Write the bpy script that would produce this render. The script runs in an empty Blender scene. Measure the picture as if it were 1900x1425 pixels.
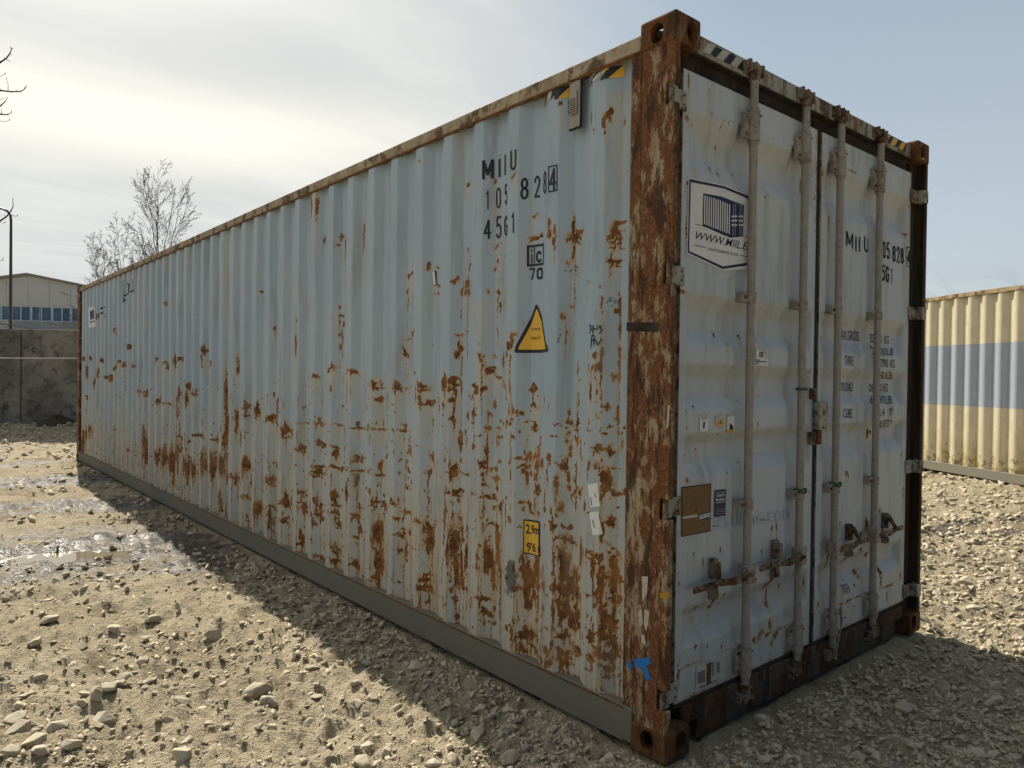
import bpy, bmesh, math, random
import numpy as np
from mathutils import Vector, Matrix, Quaternion

random.seed(7)
rng = np.random.default_rng(7)
SC = bpy.context.scene
COL = SC.collection

# ------------------------------------------------------------------ camera
F_PX = 1346.3456
CAM = np.array([-2.24139, -1.72365, 1.49195])
YAW, PITCH, ROLL = -0.700114, -0.011174, -0.012765
def _rot(y, p, r):
    cy, sy, cp, sp, cr, sr = math.cos(y), math.sin(y), math.cos(p), math.sin(p), math.cos(r), math.sin(r)
    return (np.array([[cy, -sy, 0], [sy, cy, 0], [0, 0, 1]]) @ np.array([[1, 0, 0], [0, cp, -sp], [0, sp, cp]])
            @ np.array([[cr, 0, sr], [0, 1, 0], [-sr, 0, cr]]))
RM = _rot(YAW, PITCH, ROLL)
cd = bpy.data.cameras.new('camera')
cam = bpy.data.objects.new('camera', cd)
COL.objects.link(cam)
m4 = Matrix.Identity(4)
for i in range(3):
    m4[i][0], m4[i][1], m4[i][2], m4[i][3] = RM[i, 0], RM[i, 2], -RM[i, 1], CAM[i]
cam.matrix_world = m4
cd.sensor_fit = 'HORIZONTAL'
cd.angle = 2 * math.atan(950 / F_PX)
cd.clip_start, cd.clip_end = 0.05, 3000
SC.camera = cam

# ------------------------------------------------------------------ light
SUN_AZ, SUN_EL = math.radians(81.2), math.radians(42.7)      # azimuth from +X towards +Y
SUN_DIR = Vector((math.cos(SUN_AZ) * math.cos(SUN_EL), math.sin(SUN_AZ) * math.cos(SUN_EL), math.sin(SUN_EL)))
sl = bpy.data.lights.new('sun', 'SUN')
sl.energy, sl.angle, sl.color = 5.0, math.radians(0.6), (1.0, 0.93, 0.80)
so = bpy.data.objects.new('sun', sl)
COL.objects.link(so)
so.rotation_euler = SUN_DIR.to_track_quat('Z', 'Y').to_euler()
so.location = (0, 30, 30)

vs = SC.view_settings
vs.view_transform, vs.look, vs.gamma, vs.exposure = 'Standard', 'None', 1.0, 0.5
vs.use_curve_mapping = False
SC.render.film_transparent = False
SC.cycles.use_denoising = True
SC.cycles.use_adaptive_sampling = True
SC.cycles.adaptive_threshold = 0.03
SC.cycles.max_bounces = 4
SC.cycles.diffuse_bounces = 2
SC.cycles.glossy_bounces = 2
SC.cycles.transmission_bounces = 1
SC.cycles.caustics_reflective = False
SC.cycles.caustics_refractive = False

# ------------------------------------------------------------------ node helpers
def nd(nt, typ, inp=None, **props):
    n = nt.nodes.new(typ)
    for k, v in props.items():
        setattr(n, k, v)
    for k, v in (inp or {}).items():
        s = n.inputs[k]
        if isinstance(v, bpy.types.NodeSocket):
            nt.links.new(v, s)
        else:
            s.default_value = v
    return n
def c4(c):
    return (c[0], c[1], c[2], 1.0)
def mixc(nt, f, a, b, blend='MIX'):
    n = nt.nodes.new('ShaderNodeMix'); n.data_type = 'RGBA'; n.blend_type = blend
    for s, v in ((n.inputs[0], f), (n.inputs[6], a), (n.inputs[7], b)):
        if isinstance(v, bpy.types.NodeSocket): nt.links.new(v, s)
        else: s.default_value = v if isinstance(v, (int, float)) else c4(v)
    return n.outputs[2]
def mth(nt, op, a, b=0.0, c=None, clamp=False):
    n = nt.nodes.new('ShaderNodeMath'); n.operation = op; n.use_clamp = clamp
    for i, v in enumerate((a, b) if c is None else (a, b, c)):
        if isinstance(v, bpy.types.NodeSocket): nt.links.new(v, n.inputs[i])
        else: n.inputs[i].default_value = v
    return n.outputs[0]
def ramp(nt, f, lo, hi, a=0.0, b=1.0):
    n = nt.nodes.new('ShaderNodeMapRange'); n.interpolation_type = 'SMOOTHSTEP'
    nt.links.new(f, n.inputs[0])
    n.inputs[1].default_value, n.inputs[2].default_value = lo, hi
    n.inputs[3].default_value, n.inputs[4].default_value = a, b
    return n.outputs[0]
def coords(nt, kind='Object', scale=(1, 1, 1), loc=(0, 0, 0)):
    t = nt.nodes.new('ShaderNodeTexCoord')
    mp = nt.nodes.new('ShaderNodeMapping')
    nt.links.new(t.outputs[kind], mp.inputs[0])
    mp.inputs['Scale'].default_value = scale
    mp.inputs['Location'].default_value = loc
    return mp.outputs[0]
def gcoords(nt, scale=(1, 1, 1), loc=(0, 0, 0)):
    t = nt.nodes.new('ShaderNodeNewGeometry')
    mp = nt.nodes.new('ShaderNodeMapping')
    nt.links.new(t.outputs['Position'], mp.inputs[0])
    mp.inputs['Scale'].default_value = scale
    mp.inputs['Location'].default_value = loc
    return mp.outputs[0]
def noise(nt, vec, scale, detail=4, rough=0.55, dist=0.0):
    n = nd(nt, 'ShaderNodeTexNoise', {'Vector': vec, 'Scale': scale, 'Detail': detail, 'Roughness': rough, 'Distortion': dist})
    return n.outputs[0]
def attr(nt, name):
    return nd(nt, 'ShaderNodeAttribute', attribute_name=name).outputs['Fac']
def bump(nt, bs, h, strength=0.3, dist=0.01):
    b = nd(nt, 'ShaderNodeBump', {'Height': h, 'Strength': strength, 'Distance': dist})
    nt.links.new(b.outputs[0], bs.inputs['Normal'])
def newmat(name, rough=0.7, metal=0.0, color=(0.5, 0.5, 0.5)):
    m = bpy.data.materials.new(name); m.use_nodes = True
    nt = m.node_tree; bs = nt.nodes['Principled BSDF']
    bs.inputs['Base Color'].default_value = c4(color)
    bs.inputs['Roughness'].default_value = rough
    bs.inputs['Metallic'].default_value = metal
    return m, nt, bs
def setin(nt, bs, name, v):
    if isinstance(v, bpy.types.NodeSocket): nt.links.new(v, bs.inputs[name])
    else: bs.inputs[name].default_value = v

# ------------------------------------------------------------------ sky
world = bpy.data.worlds.new('World'); SC.world = world; world.use_nodes = True
wn = world.node_tree
bg = wn.nodes['Background']
sky = nd(wn, 'ShaderNodeTexSky', sky_type='NISHITA', sun_disc=False, sun_elevation=SUN_EL,
         sun_rotation=math.pi / 2 - SUN_AZ, altitude=20, air_density=1.0, dust_density=0.8, ozone_density=1.0)
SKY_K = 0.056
tc = wn.nodes.new('ShaderNodeTexCoord')
nrm = nd(wn, 'ShaderNodeVectorMath', {0: tc.outputs['Generated']}, operation='NORMALIZE').outputs[0]
sep = nd(wn, 'ShaderNodeSeparateXYZ', {0: nrm})
zz = mth(wn, 'ADD', mth(wn, 'MAXIMUM', sep.outputs[2], 0.0), 0.12)
cv = nd(wn, 'ShaderNodeCombineXYZ', {0: mth(wn, 'DIVIDE', sep.outputs[0], zz), 1: mth(wn, 'DIVIDE', sep.outputs[1], zz), 2: 0.0}).outputs[0]
cvr = nd(wn, 'ShaderNodeMapping', {0: cv, 'Rotation': (0, 0, 0.15), 'Scale': (0.35, 1.0, 1.0)}).outputs[0]
cn1 = noise(wn, cvr, 0.9, 4, 0.55, 0.35)
cn2 = noise(wn, cvr, 3.1, 4, 0.6, 0.5)
sdot = nd(wn, 'ShaderNodeVectorMath', {0: nrm, 1: tuple(SUN_DIR)}, operation='DOT_PRODUCT').outputs['Value']
glow = ramp(wn, sdot, 0.90, 1.0)
glow2 = mth(wn, 'POWER', glow, 3.0)
# thin altostratus covers the sky on the sun's side and thins out away from it
side = nd(wn, 'ShaderNodeVectorMath', {0: nrm, 1: (-0.70, 0.71, 0.0)}, operation='DOT_PRODUCT').outputs['Value']
cover = mth(wn, 'ADD', ramp(wn, side, -0.35, 0.45), mth(wn, 'MULTIPLY', mth(wn, 'SUBTRACT', cn1, 0.5), 0.9))
thick = ramp(wn, cover, 0.10, 0.75)
cover = ramp(wn, cover, 0.05, 0.95, 0.52, 0.95)
ctone = mixc(wn, ramp(wn, cn2, 0.35, 0.7), (0.73, 0.745, 0.74), (0.845, 0.855, 0.825))
ctone = mixc(wn, thick, mixc(wn, ramp(wn, sep.outputs[2], 0.05, 0.55), (0.90, 0.97, 1.0), (0.62, 0.75, 0.86)), ctone)
lowband = ramp(wn, sep.outputs[2], 0.02, 0.16)
ctone = mixc(wn, mth(wn, 'MULTIPLY', mth(wn, 'SUBTRACT', 1.0, lowband), ramp(wn, cn2, 0.50, 0.62)), ctone, (0.46, 0.50, 0.56))
# a bright streak of cloud low under the sun
sel = mth(wn, 'DIVIDE', mth(wn, 'SUBTRACT', sep.outputs[2], mth(wn, 'ADD', 0.285, mth(wn, 'MULTIPLY', mth(wn, 'SUBTRACT', cn1, 0.5), 0.05))), 0.050)
strk = mth(wn, 'EXPONENT', mth(wn, 'MULTIPLY', mth(wn, 'MULTIPLY', sel, sel), -1.0))
strk = mth(wn, 'MULTIPLY', strk, ramp(wn, sdot, 0.80, 0.92))
ctone = mixc(wn, mth(wn, 'MULTIPLY', strk, 0.85), ctone, (1.25, 1.20, 1.02))
ctone = mixc(wn, glow, ctone, (1.0, 0.985, 0.92), 'MIX')
ctone = mixc(wn, glow2, ctone, (1.7, 1.65, 1.5), 'MIX')
# veil bright sunward; unseen sky behind the viewer dimmed to cut fill light
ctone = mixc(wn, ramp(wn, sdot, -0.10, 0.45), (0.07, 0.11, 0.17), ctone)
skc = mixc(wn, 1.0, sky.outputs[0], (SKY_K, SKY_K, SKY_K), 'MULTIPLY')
skc = mixc(wn, cover, skc, ctone)
world.cycles.sampling_method = 'MANUAL'
world.cycles.sample_map_resolution = 512
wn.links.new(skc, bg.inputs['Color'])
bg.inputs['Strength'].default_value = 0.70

# ------------------------------------------------------------------ photo pixel -> place on a surface of the scene
def ray(u, v):
    return RM @ np.array([(u - 950) / F_PX, 1.0, -(v - 712.5) / F_PX])
def onplane(u, v, axis, val):
    d = ray(u, v); t = (val - CAM[axis]) / d[axis]
    return CAM + t * d

# ------------------------------------------------------------------ value noise
def _hash(ix, iy, seed):
    h = (ix.astype(np.int64) * 374761393 + iy.astype(np.int64) * 668265263 + seed * 1442695041) & 0xffffffff
    h = ((h ^ (h >> 13)) * 1274126177) & 0xffffffff
    h = (h ^ (h >> 16)) & 0xffffffff
    return h.astype(np.float64) / 4294967295.0
def vnoise(x, y, seed=0):
    """gradient noise, 0..1"""
    x = np.asarray(x, float); y = np.asarray(y, float)
    x, y = x * 0.8 - y * 0.6, x * 0.6 + y * 0.8
    ix, iy = np.floor(x), np.floor(y); fx, fy = x - ix, y - iy
    sx = fx * fx * fx * (fx * (fx * 6 - 15) + 10); sy = fy * fy * fy * (fy * (fy * 6 - 15) + 10)
    def g(ox, oy):
        a = _hash(ix + ox, iy + oy, seed) * 6.2831853
        return np.cos(a) * (fx - ox) + np.sin(a) * (fy - oy)
    n0 = g(0, 0) * (1 - sx) + g(1, 0) * sx; n1 = g(0, 1) * (1 - sx) + g(1, 1) * sx
    return 0.5 + 0.85 * (n0 * (1 - sy) + n1 * sy)
def fbm(x, y, octv=4, seed=0, gain=0.5):
    s, a, t = 0.0, 1.0, 0.0
    for i in range(octv):
        s = s + a * (vnoise(x * 2 ** i + 17.3 * i, y * 2 ** i - 9.1 * i, seed + i) - 0.5); t += a; a *= gain
    return s / t * 2
def sstep(a, b, x):
    t = np.clip((x - a) / (b - a), 0, 1)
    return t * t * (3 - 2 * t)

# ------------------------------------------------------------------ mesh helpers
def link(name, me, mat=None, parent=None, smooth=False):
    if mat is not None and len(me.materials) == 0: me.materials.append(mat)
    if smooth:
        me.polygons.foreach_set('use_smooth', np.ones(len(me.polygons), bool)); me.set_sharp_from_angle(angle=0.7)
    o = bpy.data.objects.new(name, me); COL.objects.link(o)
    if parent is not None: o.parent = parent
    return o
def tag(o, label=None, cat=None, group=None, kind=None):
    if label: o['label'] = label
    if cat: o['category'] = cat
    if group: o['group'] = group
    if kind: o['kind'] = kind
    return o
def empty(name, loc, rz=0.0):
    o = bpy.data.objects.new(name, None); COL.objects.link(o)
    o.location = loc; o.rotation_euler = (0, 0, rz); o.empty_display_size = 0.2
    return o
def npmesh(name, V, Fq):
    """V (n,3), Fq (m,3|4) int array"""
    me = bpy.data.meshes.new(name)
    V = np.asarray(V, np.float32); Fq = np.asarray(Fq, np.int32)
    k = Fq.shape[1]
    me.vertices.add(len(V)); me.vertices.foreach_set('co', V.ravel())
    me.loops.add(Fq.size); me.loops.foreach_set('vertex_index', Fq.ravel())
    me.polygons.add(len(Fq)); me.polygons.foreach_set('loop_start', np.arange(0, Fq.size, k, dtype=np.int32))
    me.update(calc_edges=True); me.validate()
    return me
def gridfaces(nu, nv, flip=False):
    i = np.arange(nu - 1)[:, None] * nv + np.arange(nv - 1)[None, :]
    f = np.stack([i, i + nv, i + nv + 1, i + 1], -1).reshape(-1, 4)
    return f[:, ::-1] if flip else f
def fattr(me, name, vals):
    a = me.attributes.new(name, 'FLOAT', 'POINT'); a.data.foreach_set('value', np.asarray(vals, np.float32).ravel())

class MB:
    def __init__(s): s.v = []; s.f = []
    def add(s, vs, fs):
        b = len(s.v); s.v += [tuple(map(float, p)) for p in vs]; s.f += [tuple(b + i for i in f) for f in fs]; return s
    def box(s, x0, x1, y0, y1, z0, z1):
        return s.add([(x, y, z) for z in (z0, z1) for y in (y0, y1) for x in (x0, x1)],
                     [(0, 2, 3, 1), (4, 5, 7, 6), (0, 1, 5, 4), (2, 6, 7, 3), (0, 4, 6, 2), (1, 3, 7, 5)])
    def obox(s, c, ax, ay, az, hx, hy, hz):
        c = Vector(c); ax, ay, az = Vector(ax).normalized(), Vector(ay).normalized(), Vector(az).normalized()
        P = [c + ax * (hx * i) + ay * (hy * j) + az * (hz * k) for k in (-1, 1) for j in (-1, 1) for i in (-1, 1)]
        return s.add(P, [(0, 2, 3, 1), (4, 5, 7, 6), (0, 1, 5, 4), (2, 6, 7, 3), (0, 4, 6, 2), (1, 3, 7, 5)])
    def bar(s, p, q, w, h, up=(0, 0, 1)):
        p, q = Vector(p), Vector(q); d = q - p; a = d.normalized(); b = a.cross(Vector(up)).normalized(); c = b.cross(a)
        return s.obox((p + q) / 2, a, b, c, d.length / 2, w / 2, h / 2)
    def tube(s, pts, rad, n=10, caps=True):
        pts = [Vector(p) for p in pts]; rad = rad if isinstance(rad, (list, tuple)) else [rad] * len(pts)
        base = len(s.v); prev = None
        for i, p in enumerate(pts):
            t = ((pts[min(i + 1, len(pts) - 1)] - pts[max(i - 1, 0)])).normalized()
            if prev is None:
                prev = t.orthogonal().normalized()
            prev = (prev - t * prev.dot(t)).normalized(); b = t.cross(prev)
            for k in range(n):
                a = 2 * math.pi * k / n
                s.v.append(tuple(p + (prev * math.cos(a) + b * math.sin(a)) * rad[i]))
        for i in range(len(pts) - 1):
            for k in range(n):
                a, b2 = base + i * n + k, base + i * n + (k + 1) % n
                s.f.append((a, b2, b2 + n, a + n))
        if caps:
            s.f.append(tuple(base + k for k in reversed(range(n)))); s.f.append(tuple(base + (len(pts) - 1) * n + k for k in range(n)))
        return s
    def cyl(s, p, q, r, n=14): return s.tube([p, q], r, n)
    def prism(s, poly, off):
        n = len(poly); off = Vector(off)
        P = [Vector(p) for p in poly] + [Vector(p) + off for p in poly]
        return s.add(P, [tuple(reversed(range(n))), tuple(range(n, 2 * n))] + [(i, (i + 1) % n, n + (i + 1) % n, n + i) for i in range(n)])
    def mesh(s, name):
        me = bpy.data.meshes.new(name); me.from_pydata(s.v, [], s.f); me.update(); return me
    def build(s, name, mat, parent=None, bevel=0.0, seg=2, smooth=False):
        bm = bmesh.new(); me = s.mesh(name); bm.from_mesh(me)
        bmesh.ops.recalc_face_normals(bm, faces=bm.faces)
        if bevel:
            es = [e for e in bm.edges if len(e.link_faces) == 2 and e.calc_face_angle(0) > 0.6]
            bmesh.ops.bevel(bm, geom=es, offset=bevel, segments=seg, affect='EDGES', profile=0.5, clamp_overlap=True)
        bm.to_mesh(me); bm.free()
        return link(name, me, mat, parent, smooth)

# ------------------------------------------------------------------ materials
RUST_D, RUST_M, RUST_L = (0.085, 0.034, 0.011), (0.235, 0.096, 0.024), (0.40, 0.19, 0.055)
def rust_color(nt, vec, s=30.0):
    n1 = noise(nt, vec, s, 3, 0.65); n2 = noise(nt, vec, s * 0.23, 2, 0.5)
    c = mixc(nt, ramp(nt, n1, 0.35, 0.65), RUST_D, RUST_M)
    return mixc(nt, mth(nt, 'MULTIPLY', ramp(nt, n2, 0.45, 0.75), 0.55), c, RUST_L)

def paint_mat(name, ca, cb, cstain, speck=0.5, rough=0.5):
    m, nt, bs = newmat(name, rough)
    p = gcoords(nt); pv = gcoords(nt, (1, 1, 0.10))
    big = noise(nt, p, 0.9, 2); fine = noise(nt, p, 48, 4, 0.65); strk = noise(nt, pv, 26, 3, 0.6)
    col = mixc(nt, ramp(nt, big, 0.35, 0.65), ca, cb)
    col = mixc(nt, mth(nt, 'MULTIPLY', ramp(nt, strk, 0.50, 0.75), 0.20), col, cstain)
    rust, stain_bounce = attr(nt, 'rust'), attr(nt, 'stain_bounce')
    st = mth(nt, 'MULTIPLY', stain_bounce, ramp(nt, strk, 0.25, 0.70, 0.35, 1.0), clamp=True)
    col = mixc(nt, mth(nt, 'MULTIPLY', st, 0.92), col, cstain)
    col = mixc(nt, ramp(nt, mth(nt, 'MULTIPLY', stain_bounce, strk), 0.42, 0.62, 0.0, 0.55), col, (0.27, 0.135, 0.05))
    brk = noise(nt, gcoords(nt, (1, 1, 0.22)), 75, 4, 0.7)
    mid = noise(nt, gcoords(nt, (1, 1, 0.6)), 17, 3, 0.6)
    edge = mth(nt, 'ADD', rust, mth(nt, 'ADD', mth(nt, 'MULTIPLY', mth(nt, 'SUBTRACT', fine, 0.5), 1.15), mth(nt, 'ADD', mth(nt, 'MULTIPLY', mth(nt, 'SUBTRACT', brk, 0.5), 1.55), mth(nt, 'MULTIPLY', mth(nt, 'SUBTRACT', mid, 0.5), 1.6))))
    edge = mth(nt, 'MULTIPLY', edge, ramp(nt, rust, 0.03, 0.24))
    halo = ramp(nt, edge, 0.00, 0.55); msk = ramp(nt, edge, 0.50, 0.62)
    # specks of rust that follow no mark
    vo = nd(nt, 'ShaderNodeTexVoronoi', {'Vector': gcoords(nt, (1, 1, 0.6)), 'Scale': 17.0, 'Randomness': 1.0})
    vc = nd(nt, 'ShaderNodeSeparateColor', {0: vo.outputs['Color']})
    sp = mth(nt, 'MULTIPLY', ramp(nt, vo.outputs['Distance'], 0.10, 0.06), ramp(nt, vc.outputs[0], 1.0 - 0.14 * speck, 1.0 - 0.14 * speck + 0.01))
    msk = mth(nt, 'MAXIMUM', msk, sp)
    col = mixc(nt, mth(nt, 'MULTIPLY', halo, 0.80), col, (0.42, 0.26, 0.105))
    col = mixc(nt, msk, col, rust_color(nt, p, 26))
    gr = noise(nt, gcoords(nt, (1, 1, 0.18), (2.0, 7.0, 1.0)), 9, 4, 0.65)
    col = mixc(nt, mth(nt, 'MULTIPLY', ramp(nt, gr, 0.48, 0.74), 0.42), col, (0.20, 0.185, 0.155))
    scuff = attr(nt, 'scuff')
    col = mixc(nt, ramp(nt, mth(nt, 'ADD', scuff, mth(nt, 'MULTIPLY', mth(nt, 'SUBTRACT', fine, 0.5), 1.2)), 0.35, 0.6, 0, 0.8), col, (0.035, 0.035, 0.035))
    setin(nt, bs, 'Base Color', col)
    setin(nt, bs, 'Roughness', mth(nt, 'ADD', mth(nt, 'MULTIPLY', msk, 0.35), rough))
    bs.inputs['Specular IOR Level'].default_value = 0.35
    bump(nt, bs, mth(nt, 'ADD', mth(nt, 'MULTIPLY', rust, -0.6), mth(nt, 'MULTIPLY', noise(nt, p, 7, 1), 0.8)), 0.35, 0.004)
    return m

def rusty_mat(name, paint, amount=0.6, vs=0.07, s=1.0, dark=1.0, rough=0.85):
    """steel whose paint has gone over to rust in runs down the length"""
    m, nt, bs = newmat(name, rough)
    pv = gcoords(nt, (1, 1, vs)); p = gcoords(nt)
    a = noise(nt, pv, 42 * s, 3, 0.65, 0.25); b = noise(nt, p, 60 * s, 4, 0.72); c = noise(nt, gcoords(nt, (1, 1, 0.35)), 8, 3, 0.6)
    f = mth(nt, 'ADD', mth(nt, 'MULTIPLY', a, 0.42), mth(nt, 'ADD', mth(nt, 'MULTIPLY', b, 0.38), mth(nt, 'MULTIPLY', c, 0.40)))
    t = 0.60 + (0.5 - amount) * 0.36
    msk = ramp(nt, f, t - 0.06, t + 0.05)
    rc = mixc(nt, ramp(nt, b, 0.3, 0.7), tuple(x * dark for x in RUST_D), tuple(x * dark for x in RUST_M))
    rc = mixc(nt, ramp(nt, a, 0.52, 0.72), rc, tuple(x * dark for x in (0.24, 0.11, 0.042)))
    pc = mixc(nt, ramp(nt, c, 0.35, 0.65), paint, tuple(x * 0.72 for x in paint))
    pc = mixc(nt, ramp(nt, b, 0.55, 0.72, 0, 0.7), pc, (0.22, 0.11, 0.045))
    col = mixc(nt, msk, pc, rc)
    e = noise(nt, gcoords(nt, (1, 1, vs * 1.6), (3.3, 1.7, 0.4)), 19 * s, 4, 0.6, 0.3)
    col = mixc(nt, mth(nt, 'MULTIPLY', ramp(nt, e, 0.50, 0.62), 0.8), col, tuple(x * dark for x in (0.060, 0.030, 0.016)))
    setin(nt, bs, 'Base Color', col)
    bs.inputs['Specular IOR Level'].default_value = 0.25
    bump(nt, bs, b, 0.9, 0.006)
    return m

def flat_mat(name, col, rough=0.6, dirt=0.25, dcol=(0.16, 0.13, 0.09), s=24.0, metal=0.0):
    m, nt, bs = newmat(name, rough, metal)
    p = gcoords(nt); n = noise(nt, p, s, 3, 0.65); n2 = noise(nt, p, s * 0.2, 2)
    f = mth(nt, 'MULTIPLY', ramp(nt, mth(nt, 'ADD', mth(nt, 'MULTIPLY', n, 0.6), mth(nt, 'MULTIPLY', n2, 0.4)), 0.42, 0.68), dirt)
    setin(nt, bs, 'Base Color', mixc(nt, f, col, dcol))
    bs.inputs['Specular IOR Level'].default_value = 0.3
    bump(nt, bs, n, 0.12, 0.003)
    return m

M = {}
M['wall'] = paint_mat('pale_blue_grey_paint', (0.325, 0.425, 0.510), (0.37, 0.450, 0.515), (0.52, 0.425, 0.26), 0.8)
M['door'] = paint_mat('door_grey_paint', (0.475, 0.535, 0.585), (0.515, 0.56, 0.585), (0.42, 0.385, 0.28), 0.8)
M['post'] = rusty_mat('rusted_post_steel', (0.29, 0.205, 0.115), 0.62, 0.13)
def post_mat():
    m, nt, bs = newmat('rusted_post_steel', 0.85)
    p = gcoords(nt)
    a = noise(nt, gcoords(nt, (1, 1, 0.40)), 34, 4, 0.72, 0.4); b = noise(nt, p, 70, 4, 0.7); c = noise(nt, gcoords(nt, (1, 1, 0.5), (4, 2, 1)), 9, 4, 0.65); e = noise(nt, gcoords(nt, (1, 1, 0.22), (1, 5, 2)), 24, 4, 0.66, 0.4)
    col = mixc(nt, ramp(nt, b, 0.35, 0.65), (0.112, 0.046, 0.020), (0.22, 0.098, 0.040))
    pm = ramp(nt, mth(nt, 'ADD', mth(nt, 'MULTIPLY', a, 0.55), mth(nt, 'MULTIPLY', c, 0.45)), 0.50, 0.555)
    col = mixc(nt, mth(nt, 'MULTIPLY', pm, 0.9), col, mixc(nt, ramp(nt, c, 0.5, 0.68), (0.33, 0.245, 0.145), (0.40, 0.345, 0.235)))
    col = mixc(nt, mth(nt, 'MULTIPLY', ramp(nt, e, 0.53, 0.60), 0.85), col, (0.050, 0.025, 0.015))
    col = mixc(nt, mth(nt, 'MULTIPLY', ramp(nt, noise(nt, p, 150, 2, 0.6), 0.58, 0.66), 0.8), col, (0.085, 0.034, 0.016))
    setin(nt, bs, 'Base Color', col); bs.inputs['Specular IOR Level'].default_value = 0.25
    bump(nt, bs, mth(nt, 'ADD', b, mth(nt, 'MULTIPLY', a, 1.2)), 0.9, 0.006)
    return m
M['post'] = post_mat()
M['post_shaded'] = rusty_mat('shaded_rusted_post_steel', (0.060, 0.054, 0.048), 0.36, dark=0.45)  # rusted steel darkened to stand for shade on the right post and inner returns
M['casting'] = rusty_mat('rusted_cast_steel', (0.20, 0.145, 0.09), 0.62, 0.2, 1.0, 0.75)
M['toprail'] = rusty_mat('tan_rail_paint', (0.43, 0.355, 0.245), 0.22, 0.5, 0.5)
M['header'] = rusty_mat('pale_header_paint', (0.36, 0.37, 0.34), 0.34, 0.16, 0.6)
M['headlip'] = rusty_mat('dark_header_lip', (0.040, 0.039, 0.038), 0.25, 0.3, 0.6, 0.4)  # near-black steel with a little dark rust
M['sill'] = rusty_mat('rusted_sill_steel', (0.10, 0.085, 0.068), 0.48, 0.2, 0.8, 0.48)
M['botrail'] = flat_mat('olive_grey_rail_paint', (0.155, 0.15, 0.118), 0.65, 0.55, (0.21, 0.175, 0.115), 5)
M['bar'] = flat_mat('dusty_galvanised_steel', (0.35, 0.325, 0.29), 0.5, 0.6, (0.17, 0.135, 0.105), 150, 0.0)
M['bracket'] = flat_mat('dusty_galvanised_bracket', (0.36, 0.325, 0.285), 0.55, 0.8, (0.13, 0.085, 0.05), 45)
M['handle'] = rusty_mat('rust_marked_handle_steel', (0.25, 0.215, 0.165), 0.45, 0.6, 1.2, 0.6)
M['hinge'] = rusty_mat('rust_edged_hinge', (0.40, 0.39, 0.34), 0.30, 0.6, 0.8)
M['rubber'] = flat_mat('black_rubber', (0.016, 0.016, 0.017), 0.75, 0.25, (0.06, 0.055, 0.05), 20)
M['black'] = flat_mat('black_lettering', (0.016, 0.019, 0.026), 0.55, 0.12, (0.15, 0.15, 0.14), 60)
M['ghost'] = flat_mat('ghost_lettering', (0.435, 0.49, 0.54), 0.6, 0.7, (0.48, 0.55, 0.61), 60)
M['navy'] = flat_mat('navy_print', (0.014, 0.020, 0.075), 0.45, 0.08)
M['white'] = flat_mat('white_sticker', (0.72, 0.74, 0.74), 0.45, 0.10)
M['label'] = flat_mat('aged_white_label', (0.52, 0.52, 0.46), 0.6, 0.4, (0.25, 0.22, 0.15), 50)
M['yellow'] = flat_mat('yellow_sticker', (0.72, 0.43, 0.05), 0.5, 0.12, (0.35, 0.22, 0.06))
M['silver'] = flat_mat('peeling_silver_foil', (0.55, 0.56, 0.52), 0.35, 0.5, (0.10, 0.10, 0.09), 90)
M['vent'] = flat_mat('vent_plastic', (0.34, 0.32, 0.26), 0.6, 0.3, (0.20, 0.16, 0.11))
M['board'] = flat_mat('brown_backing_board', (0.225, 0.135, 0.055), 0.8, 0.6, (0.13, 0.072, 0.030), 40)
M['blue'] = flat_mat('blue_tape', (0.012, 0.17, 0.52), 0.5, 0.05)
M['ytape'] = flat_mat('yellow_paint_mark', (0.42, 0.22, 0.02), 0.6, 0.3)
M['teal'] = flat_mat('green_twine', (0.02, 0.12, 0.05), 0.8, 0.2)
M['weld'] = rusty_mat('brown_weld_line', (0.13, 0.07, 0.035), 0.7, 1.0, 1.0)
M['scrape'] = flat_mat('bare_scraped_primer', (0.48, 0.46, 0.40), 0.6, 0.5, (0.25, 0.14, 0.06), 50)
M['inner'] = flat_mat('dark_underside', (0.05, 0.05, 0.045), 0.9, 0.2)

# second container
def beige_mat():
    m, nt, bs = newmat('cream_paint_with_slate_band', 0.6)
    p = gcoords(nt); z = nd(nt, 'ShaderNodeSeparateXYZ', {0: coords(nt, 'Object')}).outputs[2]
    n = noise(nt, p, 7, 5, 0.6); nv = noise(nt, gcoords(nt, (1, 1, 0.1)), 9, 4)
    col = mixc(nt, ramp(nt, n, 0.35, 0.7), (0.55, 0.49, 0.345), (0.49, 0.43, 0.29))
    band = mth(nt, 'MULTIPLY', ramp(nt, z, 1.085, 1.10), ramp(nt, z, 2.06, 2.045))
    col = mixc(nt, band, col, mixc(nt, n, (0.26, 0.305, 0.365), (0.33, 0.37, 0.42)))
    low = ramp(nt, z, 0.9, 0.15)
    r = ramp(nt, mth(nt, 'ADD', mth(nt, 'MULTIPLY', low, 0.22), mth(nt, 'MULTIPLY', noise(nt, p, 12, 5, 0.7), 0.75)), 0.56, 0.64)
    col = mixc(nt, mth(nt, 'MULTIPLY', r, 0.8), col, (0.20, 0.12, 0.04))
    col = mixc(nt, mth(nt, 'MULTIPLY', mth(nt, 'MULTIPLY', low, ramp(nt, nv, 0.5, 0.7)), 0.7), col, (0.33, 0.27, 0.07))
    setin(nt, bs, 'Base Color', col); bs.inputs['Specular IOR Level'].default_value = 0.3
    bump(nt, bs, n, 0.2, 0.01)
    return m
M['beige'] = beige_mat()
M['beige_rail'] = rusty_mat('cream_rail_paint', (0.42, 0.33, 0.19), 0.34, 0.5, 0.4)
M['beige_sill'] = flat_mat('grey_olive_sill_paint', (0.21, 0.20, 0.155), 0.7, 0.4, (0.26, 0.2, 0.11), 6)

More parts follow.
